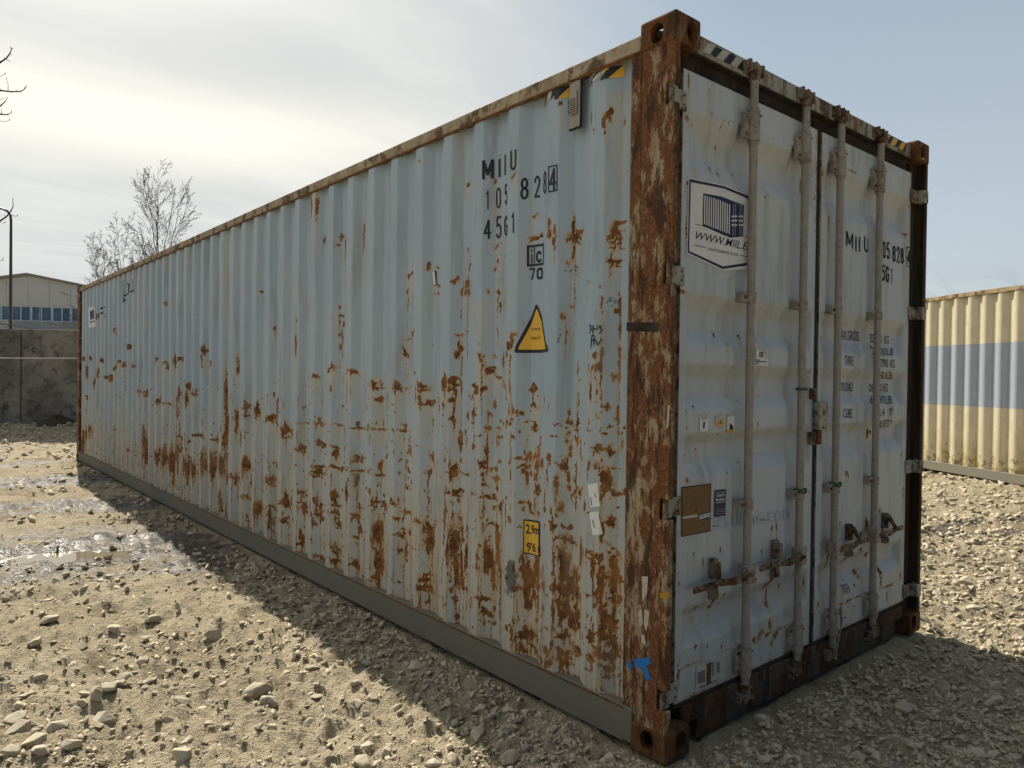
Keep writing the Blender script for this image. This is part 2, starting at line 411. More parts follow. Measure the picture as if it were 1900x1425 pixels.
# ground
def ground_mat():
    m, nt, bs = newmat('limestone_mud', 0.95)
    p = gcoords(nt)
    n1, n2, n3, n4 = noise(nt, p, 1.1, 3), noise(nt, p, 7, 4, 0.62), noise(nt, p, 45, 4, 0.68), noise(nt, p, 160, 2, 0.6)
    col = mixc(nt, ramp(nt, n1, 0.35, 0.65), (0.50, 0.425, 0.295), (0.39, 0.325, 0.215))
    col = mixc(nt, mth(nt, 'MULTIPLY', ramp(nt, noise(nt, gcoords(nt, (1, 1, 1), (5.2, 1.1, 0)), 0.55, 3, 0.6), 0.50, 0.68), 0.40), col, (0.26, 0.205, 0.130))
    col = mixc(nt, mth(nt, 'MULTIPLY', ramp(nt, n2, 0.50, 0.70), 0.5), col, (0.31, 0.25, 0.16))
    col = mixc(nt, mth(nt, 'MULTIPLY', ramp(nt, n3, 0.48, 0.68), 0.6), col, (0.60, 0.525, 0.39))
    n5 = noise(nt, gcoords(nt, (1, 1, 1), (9.1, 3.3, 0)), 3.2, 4, 0.68)
    col = mixc(nt, mth(nt, 'MULTIPLY', ramp(nt, n5, 0.54, 0.64), 0.6), col, (0.20, 0.155, 0.098))
    wet = attr(nt, 'wet')
    col = mixc(nt, wet, col, mixc(nt, ramp(nt, n2, 0.4, 0.6), (0.050, 0.035, 0.022), (0.115, 0.085, 0.052)))
    setin(nt, bs, 'Base Color', col)
    setin(nt, bs, 'Roughness', mth(nt, 'SUBTRACT', 0.95, mth(nt, 'MULTIPLY', wet, ramp(nt, n2, 0.3, 0.7, 0.68, 0.48))))
    setin(nt, bs, 'Specular IOR Level', mth(nt, 'ADD', 0.15, mth(nt, 'MULTIPLY', wet, 0.55)))
    h = mth(nt, 'ADD', mth(nt, 'MULTIPLY', n2, 1.2), mth(nt, 'ADD', mth(nt, 'MULTIPLY', n3, 0.85), mth(nt, 'MULTIPLY', n4, 0.35)))
    bump(nt, bs, h, 1.0, 0.045)
    return m
M['ground'] = ground_mat()
def stone_mat(name, a, b, mud):
    m, nt, bs = newmat(name, 0.9)
    p = gcoords(nt); n = noise(nt, p, 9, 4, 0.6); f = noise(nt, p, 70, 5, 0.65)
    oi = nd(nt, 'ShaderNodeObjectInfo').outputs['Random']
    col = mixc(nt, ramp(nt, mth(nt, 'ADD', mth(nt, 'MULTIPLY', n, 0.7), mth(nt, 'MULTIPLY', oi, 0.3)), 0.35, 0.7), a, b)
    col = mixc(nt, mth(nt, 'MULTIPLY', ramp(nt, f, 0.46, 0.66), 0.6), col, mud)
    setin(nt, bs, 'Base Color', col); bs.inputs['Specular IOR Level'].default_value = 0.15
    bump(nt, bs, mth(nt, 'ADD', n, mth(nt, 'MULTIPLY', f, 0.5)), 0.5, 0.012)
    return m
M['stone'] = stone_mat('pale_limestone', (0.50, 0.44, 0.335), (0.35, 0.30, 0.225), (0.42, 0.355, 0.245))
M['gravel'] = stone_mat('limestone_gravel', (0.51, 0.44, 0.32), (0.35, 0.295, 0.20), (0.42, 0.355, 0.24))
m, nt, bs = newmat('muddy_water', 0.04, 0.0, (0.20, 0.165, 0.11)); bs.inputs['Specular IOR Level'].default_value = 0.6
bump(nt, bs, noise(nt, gcoords(nt), 14, 2), 0.03, 0.01); M['water'] = m

def concrete_mat():
    m, nt, bs = newmat('stained_concrete', 0.9)
    p = gcoords(nt); n1, n2, n3 = noise(nt, p, 1.3, 5, 0.65), noise(nt, p, 6, 6, 0.7), noise(nt, p, 40, 4, 0.6)
    col = mixc(nt, ramp(nt, n1, 0.35, 0.65), (0.30, 0.285, 0.25), (0.155, 0.148, 0.132))
    col = mixc(nt, mth(nt, 'MULTIPLY', ramp(nt, n2, 0.50, 0.64), 0.75), col, (0.075, 0.072, 0.066))
    col = mixc(nt, mth(nt, 'MULTIPLY', ramp(nt, n3, 0.55, 0.7), 0.5), col, (0.36, 0.34, 0.30))
    setin(nt, bs, 'Base Color', col); bump(nt, bs, mth(nt, 'ADD', n2, n3), 0.4, 0.01)
    return m
M['concrete'] = concrete_mat()
M['clad'] = flat_mat('grey_beige_cladding', (0.53, 0.57, 0.60), 0.6, 0.25, (0.47, 0.50, 0.52), 1.2)
M['clad2'] = flat_mat('pale_plinth_cladding', (0.66, 0.66, 0.62), 0.6, 0.2, (0.36, 0.35, 0.32), 1.2)
M['frame_w'] = None
M['trim'] = flat_mat('grey_roof_trim', (0.24, 0.23, 0.22), 0.6, 0.2)
M['frame'] = flat_mat('white_window_frame', (0.62, 0.66, 0.70), 0.5, 0.1)
m, nt, bs = newmat('blue_window_glass', 0.05, 0.0, (0.045, 0.11, 0.21)); bs.inputs['Specular IOR Level'].default_value = 0.8
setin(nt, bs, 'Base Color', mixc(nt, ramp(nt, noise(nt, gcoords(nt), 0.7, 3), 0.4, 0.65), (0.075, 0.17, 0.30), (0.15, 0.26, 0.38))); M['glass'] = m
M['pole'] = flat_mat('dark_lamp_pole', (0.06, 0.06, 0.062), 0.5, 0.2)
M['cable'] = flat_mat('pale_cable', (0.50, 0.49, 0.45), 0.6, 0.1)
M['bark'] = flat_mat('grey_brown_bark', (0.035, 0.028, 0.022), 0.9, 0.5, (0.07, 0.055, 0.045), 20)
M['soil'] = flat_mat('dark_soil', (0.055, 0.045, 0.032), 0.95, 0.5, (0.10, 0.08, 0.055), 12)

# ================================================================== the rusty container
# x across the doors, y along the length, z up; the near lower corner of the door end is the origin
CW, CL, CH = 2.438, 12.192, 2.896
XO, XI, PITCH_C, YF0 = 0.010, 0.046, 0.2776, 0.4346
def wall_prof(y):
    y = np.asarray(y, float)
    t = np.mod(y - (YF0 - 0.07), PITCH_C)
    x = np.where(t < 0.07, XO, np.where(t < 0.138, XO + (t - 0.07) / 0.068 * (XI - XO),
        np.where(t < 0.2096, XI, XI - (t - 0.2096) / 0.068 * (XI - XO))))
    x = np.where(y < YF0 - 0.138, XI, x)
    return np.where(y > YF0 + 41 * PITCH_C + 0.068, XI, x)
def dents(y, z):
    d = 0.0022 * fbm(y * 1.7, z * 1.1, 2, 41)
    for (yc, zc, r, a) in ((3.25, 1.9, .22, .010), (4.6, 1.0, .35, .012), (1.5, .75, .25, .006), (6.8, 1.2, .5, .010), (2.3, 1.0, .2, .006), (9.6, 1.1, .5, .012), (0.9, 0.55, .2, .006)):
        d = d + a * np.exp(-((y - yc) ** 2 + ((z - zc) * .7) ** 2) / r ** 2)
    return d * sstep(0.16, 0.4, z) * sstep(2.8, 2.5, z)
def wall_surf(y, z):
    return wall_prof(y) + dents(np.asarray(y, float), np.asarray(z, float))
WFOLDS = []
for k in range(-1, 42):
    b0 = YF0 + k * PITCH_C
    WFOLDS += [b0 - 0.07, b0, b0 + 0.068, b0 + 0.1396]
WFOLDS = [f for f in WFOLDS if 0.29 < f < 11.9]
def S(u, v):
    """photo pixel -> (y, z) on the near long side"""
    d = ray(u, v); xs = np.linspace(0.0, 0.06, 240); t = (xs - CAM[0]) / d[0]
    ys, zs = CAM[1] + t * d[1], CAM[2] + t * d[2]
    k = np.argmax(xs >= wall_prof(ys))
    return ys[k], zs[k]
def D(u, v, y=0.052):
    p = onplane(u, v, 1, y); return p[0], p[2]
def DS(u, v):
    """photo pixel -> (x, z) on the pressed door sheet"""
    d = ray(u, v); ys = np.linspace(0.046, 0.106, 200); t = (ys - CAM[1]) / d[1]
    xs, zs = CAM[0] + t * d[0], CAM[2] + t * d[2]
    k = np.argmax(ys >= door_h(xs, zs)); return xs[k], zs[k]

root = empty('shipping_container', (0, 0, 0))
tag(root, 'long pale blue-grey rust-streaked shipping container with white locking bars on its doors', 'container')

# ---- rust map of the long side: (photo crop origin, scale, list of x, y, rx, ry)
def crop(x0, y0, k, lst): return [(x0 + a / k, y0 + b / k, c / k, d / k) for a, b, c, d in lst]
MARKS = crop(480, 650, 3.167, [(430,100,30,20),(540,115,30,25),(325,150,18,25),(675,205,30,35),(815,205,35,40),(970,210,30,30),(1000,310,22,30),(1085,200,18,80),(1140,190,35,35),(722,290,14,22),(945,300,12,50),(1130,300,14,12),(1175,290,10,30),(1208,325,14,10),(75,395,30,25),(165,470,25,35),(112,330,6,50),
 (270,430,30,5),(365,430,25,5),(475,437,28,6),(595,455,33,6),(725,463,38,6),(868,473,35,6),(260,575,30,40),(365,555,22,25),(460,610,18,45),(585,630,28,28),(465,690,26,16),(350,710,42,36),(585,710,30,8),(575,780,8,60),(712,670,8,25),(720,735,26,10),(745,625,12,15),(880,600,10,30),(880,705,10,25),(870,800,18,22),(1020,640,12,35),(1000,700,10,15),(1145,710,33,58),(1145,830,30,22),(1190,880,15,10),(1150,408,12,14),(1195,530,10,30),(1195,610,8,40),(1270,350,14,30),(1320,690,14,18),
 (70,770,20,40),(65,915,22,18),(150,900,33,55),(70,1000,16,50),(260,830,25,28),(265,930,26,60),(360,920,18,50),(365,970,18,40),(440,850,18,60),(450,960,28,24),(470,1020,16,50),(315,1010,10,50),(515,850,9,80),(580,980,32,36),(595,1060,16,50),(600,920,16,30),(650,830,18,28),(665,890,22,30),(735,920,16,25),(795,905,22,12),(795,985,25,7),(940,1005,22,10),(870,950,25,12),(860,1080,22,22),(815,1075,12,12),(840,1180,22,36),(865,1165,12,60),
 (710,1080,26,120),(720,1250,20,130),(1005,1110,30,125),(1140,1170,26,190),(1225,1070,12,90),(1210,1150,16,80),(1090,950,7,150),(995,1350,35,18),(960,1400,25,22),(1010,1400,25,20),(455,1180,22,40),(460,1240,20,30),(350,1210,35,12),(260,1100,16,40),(160,1010,20,18),(570,1260,20,30),(1290,1200,12,60),(1310,1160,18,30)])
MARKS += crop(480, 250, 3.167, [(215,1250,6,90),(882,835,14,16),(885,1205,22,6),(870,1280,20,22),(1180,1175,12,25),(1185,1275,10,14),(1220,880,18,12),(490,1068,12,9),(495,1180,6,14),(1228,300,10,12),(1205,385,12,12),(1045,790,12,7),(1050,885,15,8),(465,650,9,9),(490,600,6,20),(390,620,5,40),(345,440,7,90),(310,430,4,80),(618,600,4,80),(510,680,3,80),(20,920,5,10),(95,1130,4,20),(1290,1300,20,40),(1310,1375,25,22),(945,160,6,12)])
MARKS = [k for k in MARKS if k[0] < 842]
MARKS += crop(840, 380, 3.958, [(115,325,6,18),(120,470,5,30),(100,580,20,12),(75,640,8,25),(120,650,4,30),(335,295,26,12),(335,410,7,22),(338,640,26,12),(340,750,14,6),(610,75,28,8),(605,245,42,26),(705,150,10,45),(750,180,14,50),(745,260,12,35),(748,310,9,20),(855,220,20,45),(888,180,10,100),(930,195,35,22),(890,340,11,60),(925,240,18,45),(1190,170,42,78),(1190,310,28,80),(1185,420,26,40),(995,575,9,18),(1095,740,8,60),(1232,960,5,340),(1225,1180,6,120),(828,850,6,6),(55,950,14,25),(55,1075,16,18),(195,1130,22,56),(275,1220,42,28),(340,1265,24,12),(150,1330,22,28),(180,1360,18,35),(435,990,14,28),(405,1030,14,20),(375,1140,8,60),(605,1355,28,30),(1040,1100,16,25),(995,1200,5,110),(1045,1230,18,50),(1090,1150,10,250),(1010,1350,7,80),(10,1300,20,30),(420,1238,6,8),(935,1280,12,8)])
MARKS += crop(840, 740, 2.85, [(115,60,12,30),(10,110,12,15),(200,85,8,10),(190,150,10,12),(240,165,12,8),(305,130,13,32),(430,40,25,13),(435,140,14,35),(400,120,18,9),(45,230,10,50),(180,280,6,25),(455,280,10,25),(375,320,35,4),(390,350,14,14),(440,360,16,30),(392,400,8,18),(155,360,14,18),(215,370,16,7),(235,432,22,13),(175,455,14,16),(15,380,13,50),(225,515,12,28),(175,523,28,16),(440,467,8,10),(375,547,22,9),(228,572,14,6),(420,605,18,5),(655,205,18,16),(600,148,6,5),(835,150,14,12),(715,140,6,50),(770,270,35,18),(830,275,8,28),(585,370,24,48),(550,450,11,60),(545,530,9,50),(825,430,36,45),(855,495,22,22),(800,400,20,25),(655,475,8,8),(550,615,8,8),(525,670,12,25),(830,650,24,50),(620,680,18,9),(600,740,42,22),(640,765,20,9),(200,660,28,5),(235,770,16,90),(185,850,17,100),(215,960,11,110),(240,850,11,80),(75,720,8,90),(70,850,8,100),(10,800,11,180),(160,1055,45,10),(185,1135,17,28),(215,1180,22,20),(10,1060,14,20),(395,900,26,60),(400,960,34,120),(380,1040,16,60),(408,1100,12,60),(440,900,15,80),(595,880,27,150),(585,1000,40,105),(600,1120,20,80),(640,1000,26,115),(680,800,11,100),(640,1180,24,90),(620,1260,38,36),(590,1350,33,28),(640,1330,28,60),(560,1090,16,60),(845,860,32,85),(860,980,28,105),(780,1000,12,150),(850,1080,36,80),(850,1180,38,66),(840,1290,38,56),(820,1360,38,24),(800,1200,15,150),(730,1260,17,56),(735,860,40,6),(775,840,8,40),(740,885,14,14),(720,1045,40,6),(765,960,7,60),(530,900,4,180),(525,1150,4,120),(480,1000,10,40),(475,920,6,60),(370,1240,28,33),(415,1240,28,22),(340,1255,14,20),(370,1320,18,14),(540,1258,15,5),(495,1340,16,16),(130,850,8,80),(45,850,6,180),(250,1000,4,200),(450,1050,5,150)])
MARKS += crop(120, 500, 3.563, [(600,595,16,25),(650,618,16,13),(685,640,11,28),(730,640,7,50),(785,595,22,23),(915,515,11,25),(905,600,7,40),(965,620,7,30),(825,770,11,30),(845,820,18,13),(440,505,15,20),(245,595,12,16),(355,610,14,12),(325,650,12,13),(390,635,18,9),(450,645,16,11),(270,710,11,16),(295,715,11,20),(220,680,8,25),(200,750,6,30),(500,810,16,20),(535,815,9,25),(600,870,18,10),(650,885,14,6),(690,890,10,10),(735,900,8,90),(750,850,4,80),(740,960,7,60),(800,870,7,60),(155,690,7,60),(130,590,6,14),(165,590,8,20),(155,850,8,20),
 (515,1140,13,70),(550,1180,13,60),(540,1230,22,60),(600,1250,16,40),(660,1260,20,60),(700,1280,16,80),(735,1200,12,100),(725,1300,18,60),(790,1310,32,48),(840,1320,23,48),(910,1290,17,60),(970,1290,17,60),(1030,1300,23,48),(1010,1120,14,25),(1055,1140,8,40),(905,1100,16,15),(850,1095,18,8),(835,1135,14,8),(775,1110,12,10),(120,1080,5,20),(160,1070,8,35),(140,1100,5,35),(120,1180,10,50),(110,1200,14,40),(412,1190,6,12),(320,1058,8,4),(325,398,4,8),(668,220,4,12)])
MARKS += crop(700, 100, 3.8, [(1640,420,25,50),(1600,480,12,40),(1598,570,10,18),(1510,450,7,45),(1522,530,5,25),(1290,365,8,16),(1745,500,4,28),(1600,235,6,10),(297,760,7,18),(870,718,20,8),(968,850,20,10),(640,930,18,10),(835,900,6,25)])
MARKS += crop(840, 1060, 5.278, [(640,170,70,20),(700,590,55,45),(770,610,50,35),(625,640,20,28),(690,760,40,30),(780,735,18,22),(1190,780,60,40),(1060,830,40,60),(1350,660,30,85),(1530,820,70,50),(1530,980,70,110),(1525,640,75,75),(905,790,18,30),(940,785,10,26),(990,643,30,9)])
MARKS += crop(130, 500, 1.967, [(632,500,12,30),(675,515,16,25),(735,545,18,20),(758,500,4,40),(790,590,16,20),(640,720,14,40),(660,770,6,30),(685,880,10,40),(730,770,16,22),(640,830,25,8),(600,760,12,30),(550,740,14,25),(515,720,8,40),(545,850,10,30),(755,715,8,12),(730,890,8,40),(620,620,4,40),(485,290,8,20),(570,450,3,90),(605,560,3,60),(615,350,3,40),(575,600,4,80)])
MARKS = [(u, v, ru * .8, rv * 1.75) if (u < 420 and v > 800 and rv > 8) else (u, v, ru, rv) for u, v, ru, rv in MARKS]
STAINS = [(265, 560, 3, 60), (585, 420, 7, 90), (548, 640, 4, 60), (420, 560, 3, 200), (1180, 600, 5, 250), (325 / 3.167 + 480, 520 / 3.167 + 250, 5, 70), (1145, 330, 14, 160), (855, 300, 4, 60), (890, 640, 14, 80), (700, 900, 20, 200)]

cols = []
edges = [0.205] + [f for f in WFOLDS] + [12.03]
for a, b in zip(edges[:-1], edges[1:]):
    n = 9 if b < 4.2 else (5 if b < 8 else 3)
    if b - a > 0.075: n = int((b - a) / 0.008) if b < 4 else 8
    cols += list(np.linspace(a, b, n, endpoint=False))
cols = np.array(cols + [12.03]); rows = np.linspace(0.150, 2.800, 332)
YY, ZZ = np.meshgrid(cols, rows, indexing='ij')
RUST = np.zeros_like(YY); STAIN = np.zeros_like(YY); SCUFF = np.zeros_like(YY)
WY = YY + 0.010 * fbm(YY * 22, ZZ * 22, 3, 3) + 0.004 * fbm(YY * 70, ZZ * 70, 2, 5)
WZ = ZZ + 0.022 * fbm(YY * 18, ZZ * 14, 3, 9) + 0.006 * fbm(YY * 60, ZZ * 60, 2, 8)
def put_rot(field, yc, zc, a, b, th, amp=1.0):
    R_ = max(a, b); i0, i1 = np.searchsorted(cols, [yc - 1.9 * R_ - .02, yc + 1.9 * R_ + .02]); j0, j1 = np.searchsorted(rows, [zc - 1.9 * R_ - .02, zc + 1.9 * R_ + .02])
    if i1 <= i0 or j1 <= j0: return
    sl_ = (slice(i0, i1), slice(j0, j1)); c, s = math.cos(th), math.sin(th); dy, dz = WY[sl_] - yc, WZ[sl_] - zc
    d = np.sqrt(((dy * c + dz * s) / a) ** 2 + ((-dy * s + dz * c) / b) ** 2)
    field[sl_] = np.maximum(field[sl_], amp * np.clip(1.28 - 0.78 * d, 0, 1))
def mark(yc, zc, a, b):
    """scraped paint: a small core with scratches across it, or a bundle of runs when it is tall"""
    far = max(0.0045, 0.0011 * (yc + 2.5))
    if a < .012 or b < .012: put(RUST, yc, zc, max(a, .0055), max(b, .0055)); return
    if b > 2.2 * a or b > .09:
        put(RUST, yc + rng.normal() * a * .15, zc + b * .15, a * .78, b * .72, .97)
        for k in range(4):
            l_ = b * (.35 + .65 * rng.random()); put(RUST, yc + a * rng.uniform(-.85, .85), zc + b * .8 - l_ + rng.normal() * b * .1, max(a * .24 * (.6 + rng.random()), far), l_, .9)
    else:
        put(RUST, yc, zc, max(a * .45, far), max(b * .45, far), .92)
        for k in range(5):
            th = rng.choice([0, 0, .25, -.3, 1.57, 1.3, .8]); l_ = (a if abs(th) < .6 else b) * (.5 + .65 * rng.random())
            put_rot(RUST, yc + rng.normal() * a * .4, zc + rng.normal() * b * .45, l_, far * (.9 + .7 * rng.random()), th, .98)
def put(field, yc, zc, a, b, amp=1.0, pw=1.0):
    i0, i1 = np.searchsorted(cols, [yc - 2.2 * a - .03, yc + 2.2 * a + .03]); j0, j1 = np.searchsorted(rows, [zc - 2.2 * b - .05, zc + 2.2 * b + .05])
    if i1 <= i0 or j1 <= j0: return
    sl_ = (slice(i0, i1), slice(j0, j1))
    d = np.sqrt(((WY[sl_] - yc) / a) ** 2 + ((WZ[sl_] - zc) / b) ** 2)
    field[sl_] = np.maximum(field[sl_], amp * np.clip(1.28 - 0.78 * d, 0, 1) ** pw)
def run_down(yc, zc, a, length, amp):
    i0, i1 = np.searchsorted(cols, [yc - 2.5 * a, yc + 2.5 * a]); j0, j1 = np.searchsorted(rows, [zc - length, zc])
    if i1 <= i0 or j1 <= j0: return
    sl_ = (slice(i0, i1), slice(j0, j1))
    w = np.exp(-((WY[sl_] - yc) / a) ** 2) * np.clip(1 - (zc - ZZ[sl_]) / length, 0, 1)
    STAIN[sl_] = np.maximum(STAIN[sl_], amp * w)
for (u, v, ru, rv) in MARKS:
    y0, z0 = S(u, v); d = np.linalg.norm(np.array([0, y0, z0]) - CAM)
    ya = onplane(u - ru, v, 0, 0.02)[1]; yb = onplane(u + ru, v, 0, 0.02)[1]
    za = onplane(u, v - rv, 0, 0.02)[2]; zb = onplane(u, v + rv, 0, 0.02)[2]
    a, b = min(abs(ya - yb) / 2, 0.16), abs(za - zb) / 2
    mark(y0, z0, a, b)
    run_down(y0, z0, max(a, .012) * 1.1, 0.18 + 3.0 * b, 0.85 if z0 < 1.6 else 0.5)
for (u, v, ru, rv) in STAINS:
    y0, z0 = S(u, v); za = onplane(u, v - rv, 0, 0.02)[2]; zb = onplane(u, v + rv, 0, 0.02)[2]
    run_down(y0, za, 0.02 + 0.002 * ru, abs(za - zb), 0.75)
# thin drips and scratches that start at the marks
for (u, v, ru, rv) in MARKS:
    y0, z0 = S(u, v)
    if z0 > 2.1: continue
    b = abs(onplane(u, v - rv, 0, .02)[2] - onplane(u, v + rv, 0, .02)[2]) / 2; a = abs(onplane(u - ru, v, 0, .02)[1] - onplane(u + ru, v, 0, .02)[1]) / 2
    for k in range(rng.integers(0, 2)):
        l_ = 0.03 + 0.22 * rng.random() ** 2 + b * .6
        put(RUST, y0 + rng.normal() * a * .7, z0 - b * .6 - l_ * .6, 0.0035 + .002 * rng.random(), l_, .74)
    for k in range(rng.integers(0, 4)):
        r_ = .005 + .010 * rng.random(); put(RUST, y0 + rng.normal() * (a + .03), z0 + rng.normal() * (b + .03), r_, r_ * (.6 + 1.2 * rng.random()), .95)
# small scattered flecks and scratches of the lower half
for i in range(1500):
    y0 = 0.25 + 11.6 * rng.random() ** 1.25; z0 = 0.18 + 1.25 * rng.random() ** 1.3
    if y0 > 8.5 and z0 > .6 and rng.random() < .7: continue
    r = 0.004 + 0.010 * rng.random() ** 3
    k = rng.random()
    if k < .5: put(RUST, y0, z0, r, r * (0.6 + rng.random()))
    elif k < .8: put(RUST, y0, z0, 0.004, 0.02 + 0.09 * rng.random() ** 2, .85); run_down(y0, z0, .012, .2, .5)
    else: put(RUST, y0, z0, 0.012 + 0.03 * rng.random(), 0.004, .85)
# rust and dirt along the folds and the foot of the sheet
fold = np.zeros_like(cols)
for f in WFOLDS: fold = np.maximum(fold, np.exp(-((cols - f) / 0.006) ** 2))
RUST = np.maximum(RUST, fold[:, None] * np.clip(0.50 * sstep(1.25, 0.3, ZZ) + 0.30 * fbm(YY * 3, ZZ * 5, 3, 77), 0, 0.62))
inner = (wall_prof(cols) > 0.04).astype(float)
low = sstep(1.5, 0.3, ZZ)
STAIN = np.maximum(STAIN, low * (0.85 + 0.35 * fbm(YY * 2.2, ZZ * 0.9, 3, 12)) * (0.75 + 0.25 * inner[:, None]))
STAIN = np.maximum(STAIN, sstep(0.33, 0.16, ZZ) * 0.75)
RUST = np.maximum(RUST, sstep(0.19, 0.155, ZZ) * (0.35 + 0.35 * fbm(YY * 9, ZZ * 3, 3, 5)))
for c in (6.2, 9.35, 3.2): STAIN = np.maximum(STAIN, 0.55 * np.exp(-((YY - c) / .05) ** 2) * sstep(2.0, 2.8, ZZ))
put(SCUFF, *S(840 + 300 / 2.85, 740 + 950 / 2.85), .04, .09, .9)
put(SCUFF, *S(1135, 560), .03, .02, .5); put(SCUFF, *S(1065, 500), .05, .05, .42); put(SCUFF, *S(1060, 620), .03, .03, .38)
for i in range(60):
    y0, z0 = 0.3 + 7 * rng.random(), 0.5 + 1.6 * rng.random()
    put(SCUFF, y0, z0, .003, .01 + .05 * rng.random() ** 2, .75)
XX = wall_surf(YY, ZZ)
cuts = [0] + [int(np.searchsorted(cols, YF0 + k * PITCH_C + 0.104)) for k in (7, 16, 25, 34)] + [len(cols) - 1]
for a, b in zip(cuts[:-1], cuts[1:]):
    sl_ = slice(a, b + 1); nu = b - a + 1
    V = np.stack([XX[sl_], YY[sl_], ZZ[sl_]], -1).reshape(-1, 3)
    me = npmesh('side_panel', V, gridfaces(nu, len(rows), True))
    fattr(me, 'rust', RUST[sl_]); fattr(me, 'stain_bounce', STAIN[sl_]); fattr(me, 'scuff', SCUFF[sl_])
    link('side_panel', me, M['wall'], root)

def corrugated(x_of, ys, z0, z1, name, mat, parent, flip=False):
    V = [(x, y, z) for x, y in zip(x_of, ys) for z in (z0, z1)]
    return link(name, npmesh(name, np.array(V), gridfaces(len(ys), 2, flip)), mat, parent)
fy = np.array([0.2] + WFOLDS + [12.03])
corrugated(CW - wall_prof(fy), fy, 0.15, 2.80, 'far_side_panel', M['header'], root, False)
# end wall, roof and floor
ex = np.linspace(0.09, CW - 0.09, 41); ez = np.where((np.arange(41) // 2) % 2 == 0, 12.15, 12.11)
link('end_panel', npmesh('end_panel', np.array([(x, y, z) for x, y in zip(ex, ez) for z in (0.13, 2.79)]), gridfaces(41, 2)), M['header'], root)
ry = np.linspace(0.12, 12.07, 121); rz = np.where((np.arange(121) // 2) % 2 == 0, 2.862, 2.845)
link('roof_panel', npmesh('roof_panel', np.array([(x, y, z) for y, z in zip(ry, rz) for x in (0.05, CW - 0.05)]), gridfaces(121, 2)), M['toprail'], root)
MB().box(0.06, CW - 0.06, 0.13, 12.0, 0.10, 0.14).build('floor', M['inner'], root)

# ---- rails
tr = MB().box(0.003, 0.063, 0.17, 12.02, 2.792, 2.853).build('top_side_rail', M['toprail'], root, 0.006)
MB().box(CW - 0.063, CW - 0.003, 0.17, 12.02, 2.792, 2.853).build('top_side_rail', M['toprail'], root, 0.006)
wv = [0.205 + i * 0.04 for i in range(295)]
w = MB()
for a, b in zip(wv[:-1], wv[1:]):
    zl = 2.7835 - 0.004 * random.random(); w.box(0.004, 0.0125, a, b - 0.0005, zl, 2.7925)
w.build('weld_bead', M['weld'], tr)
br = MB().prism([(0.004, 0.17, 0.022), (0.050, 0.17, 0.022), (0.050, 0.17, 0.030), (0.010, 0.17, 0.030), (0.010, 0.17, 0.150), (0.052, 0.17, 0.157), (0.052, 0.17, 0.163), (0.004, 0.17, 0.160)], (0, 11.85, 0)).build('bottom_side_rail', M['botrail'], root, 0.002, 1)
MB().box(0.0015, 0.0045, 0.215, 12.0, 0.150, 0.1565).build('weld_bead', M['weld'], br)
MB().box(0.001, 0.006, 0.215, 12.0, 0.019, 0.027).build('lower_lip', M['botrail'], br)
MB().box(CW - 0.05, CW - 0.004, 0.17, 12.02, 0.022, 0.160).build('bottom_side_rail', M['botrail'], root, 0.003)
MB().box(0.16, CW - 0.16, 12.08, 12.18, 0.02, 0.14).build('end_sill', M['sill'], root, 0.004)
MB().box(0.16, CW - 0.16, 12.08, 12.18, 2.79, 2.87).build('end_header', M['toprail'], root, 0.004)

# ---- corner castings with their three slots
def evalmesh(o):
    dg = bpy.context.evaluated_depsgraph_get(); return bpy.data.meshes.new_from_object(o.evaluated_get(dg))
def cutby(me, cutters, name):
    o = bpy.data.objects.new('tmp_cut', me); COL.objects.link(o); tmp = [o]
    for c in cutters:
        co = bpy.data.objects.new('tmp_cutter', c); COL.objects.link(co); tmp.append(co)
        md = o.modifiers.new('b', 'BOOLEAN'); md.operation = 'DIFFERENCE'; md.object = co; md.solver = 'EXACT'
    bpy.context.view_layer.update()
    out = evalmesh(o); out.name = name
    for t in tmp: bpy.data.objects.remove(t)
    return out
def slot(c, axis, w, h, depth):
    """stadium prism: w wide, h tall, straight sides along the longer one, centred on c, running along axis"""
    r = min(w, h) / 2; pts = []
    for k in range(24):
        a = 2 * math.pi * k / 24; ca, sa = math.cos(a), math.sin(a)
        pts.append((ca * r + (w / 2 - r) * (1 if ca > 0 else -1), sa * r + (h / 2 - r) * (1 if sa > 0 else -1)))
    c = Vector(c)
    if axis == 0: P = [c + Vector((-depth / 2, a, b)) for a, b in pts]; off = (depth, 0, 0)
    elif axis == 1: P = [c + Vector((a, -depth / 2, b)) for a, b in pts]; off = (0, depth, 0)
    else: P = [c + Vector((a, b, -depth / 2)) for a, b in pts]; off = (0, 0, depth)
    mb = MB().prism(P, off); me = mb.mesh('s'); bm = bmesh.new(); bm.from_mesh(me); bmesh.ops.recalc_face_normals(bm, faces=bm.faces); bm.to_mesh(me); bm.free(); return me
def solid(mb, bevel=0.0, seg=3):
    me = mb.mesh('s'); bm = bmesh.new(); bm.from_mesh(me); bmesh.ops.recalc_face_normals(bm, faces=bm.faces)
    if bevel: bmesh.ops.bevel(bm, geom=list(bm.edges), offset=bevel, segments=seg, affect='EDGES', profile=0.5)
    bm.to_mesh(me); bm.free(); return me
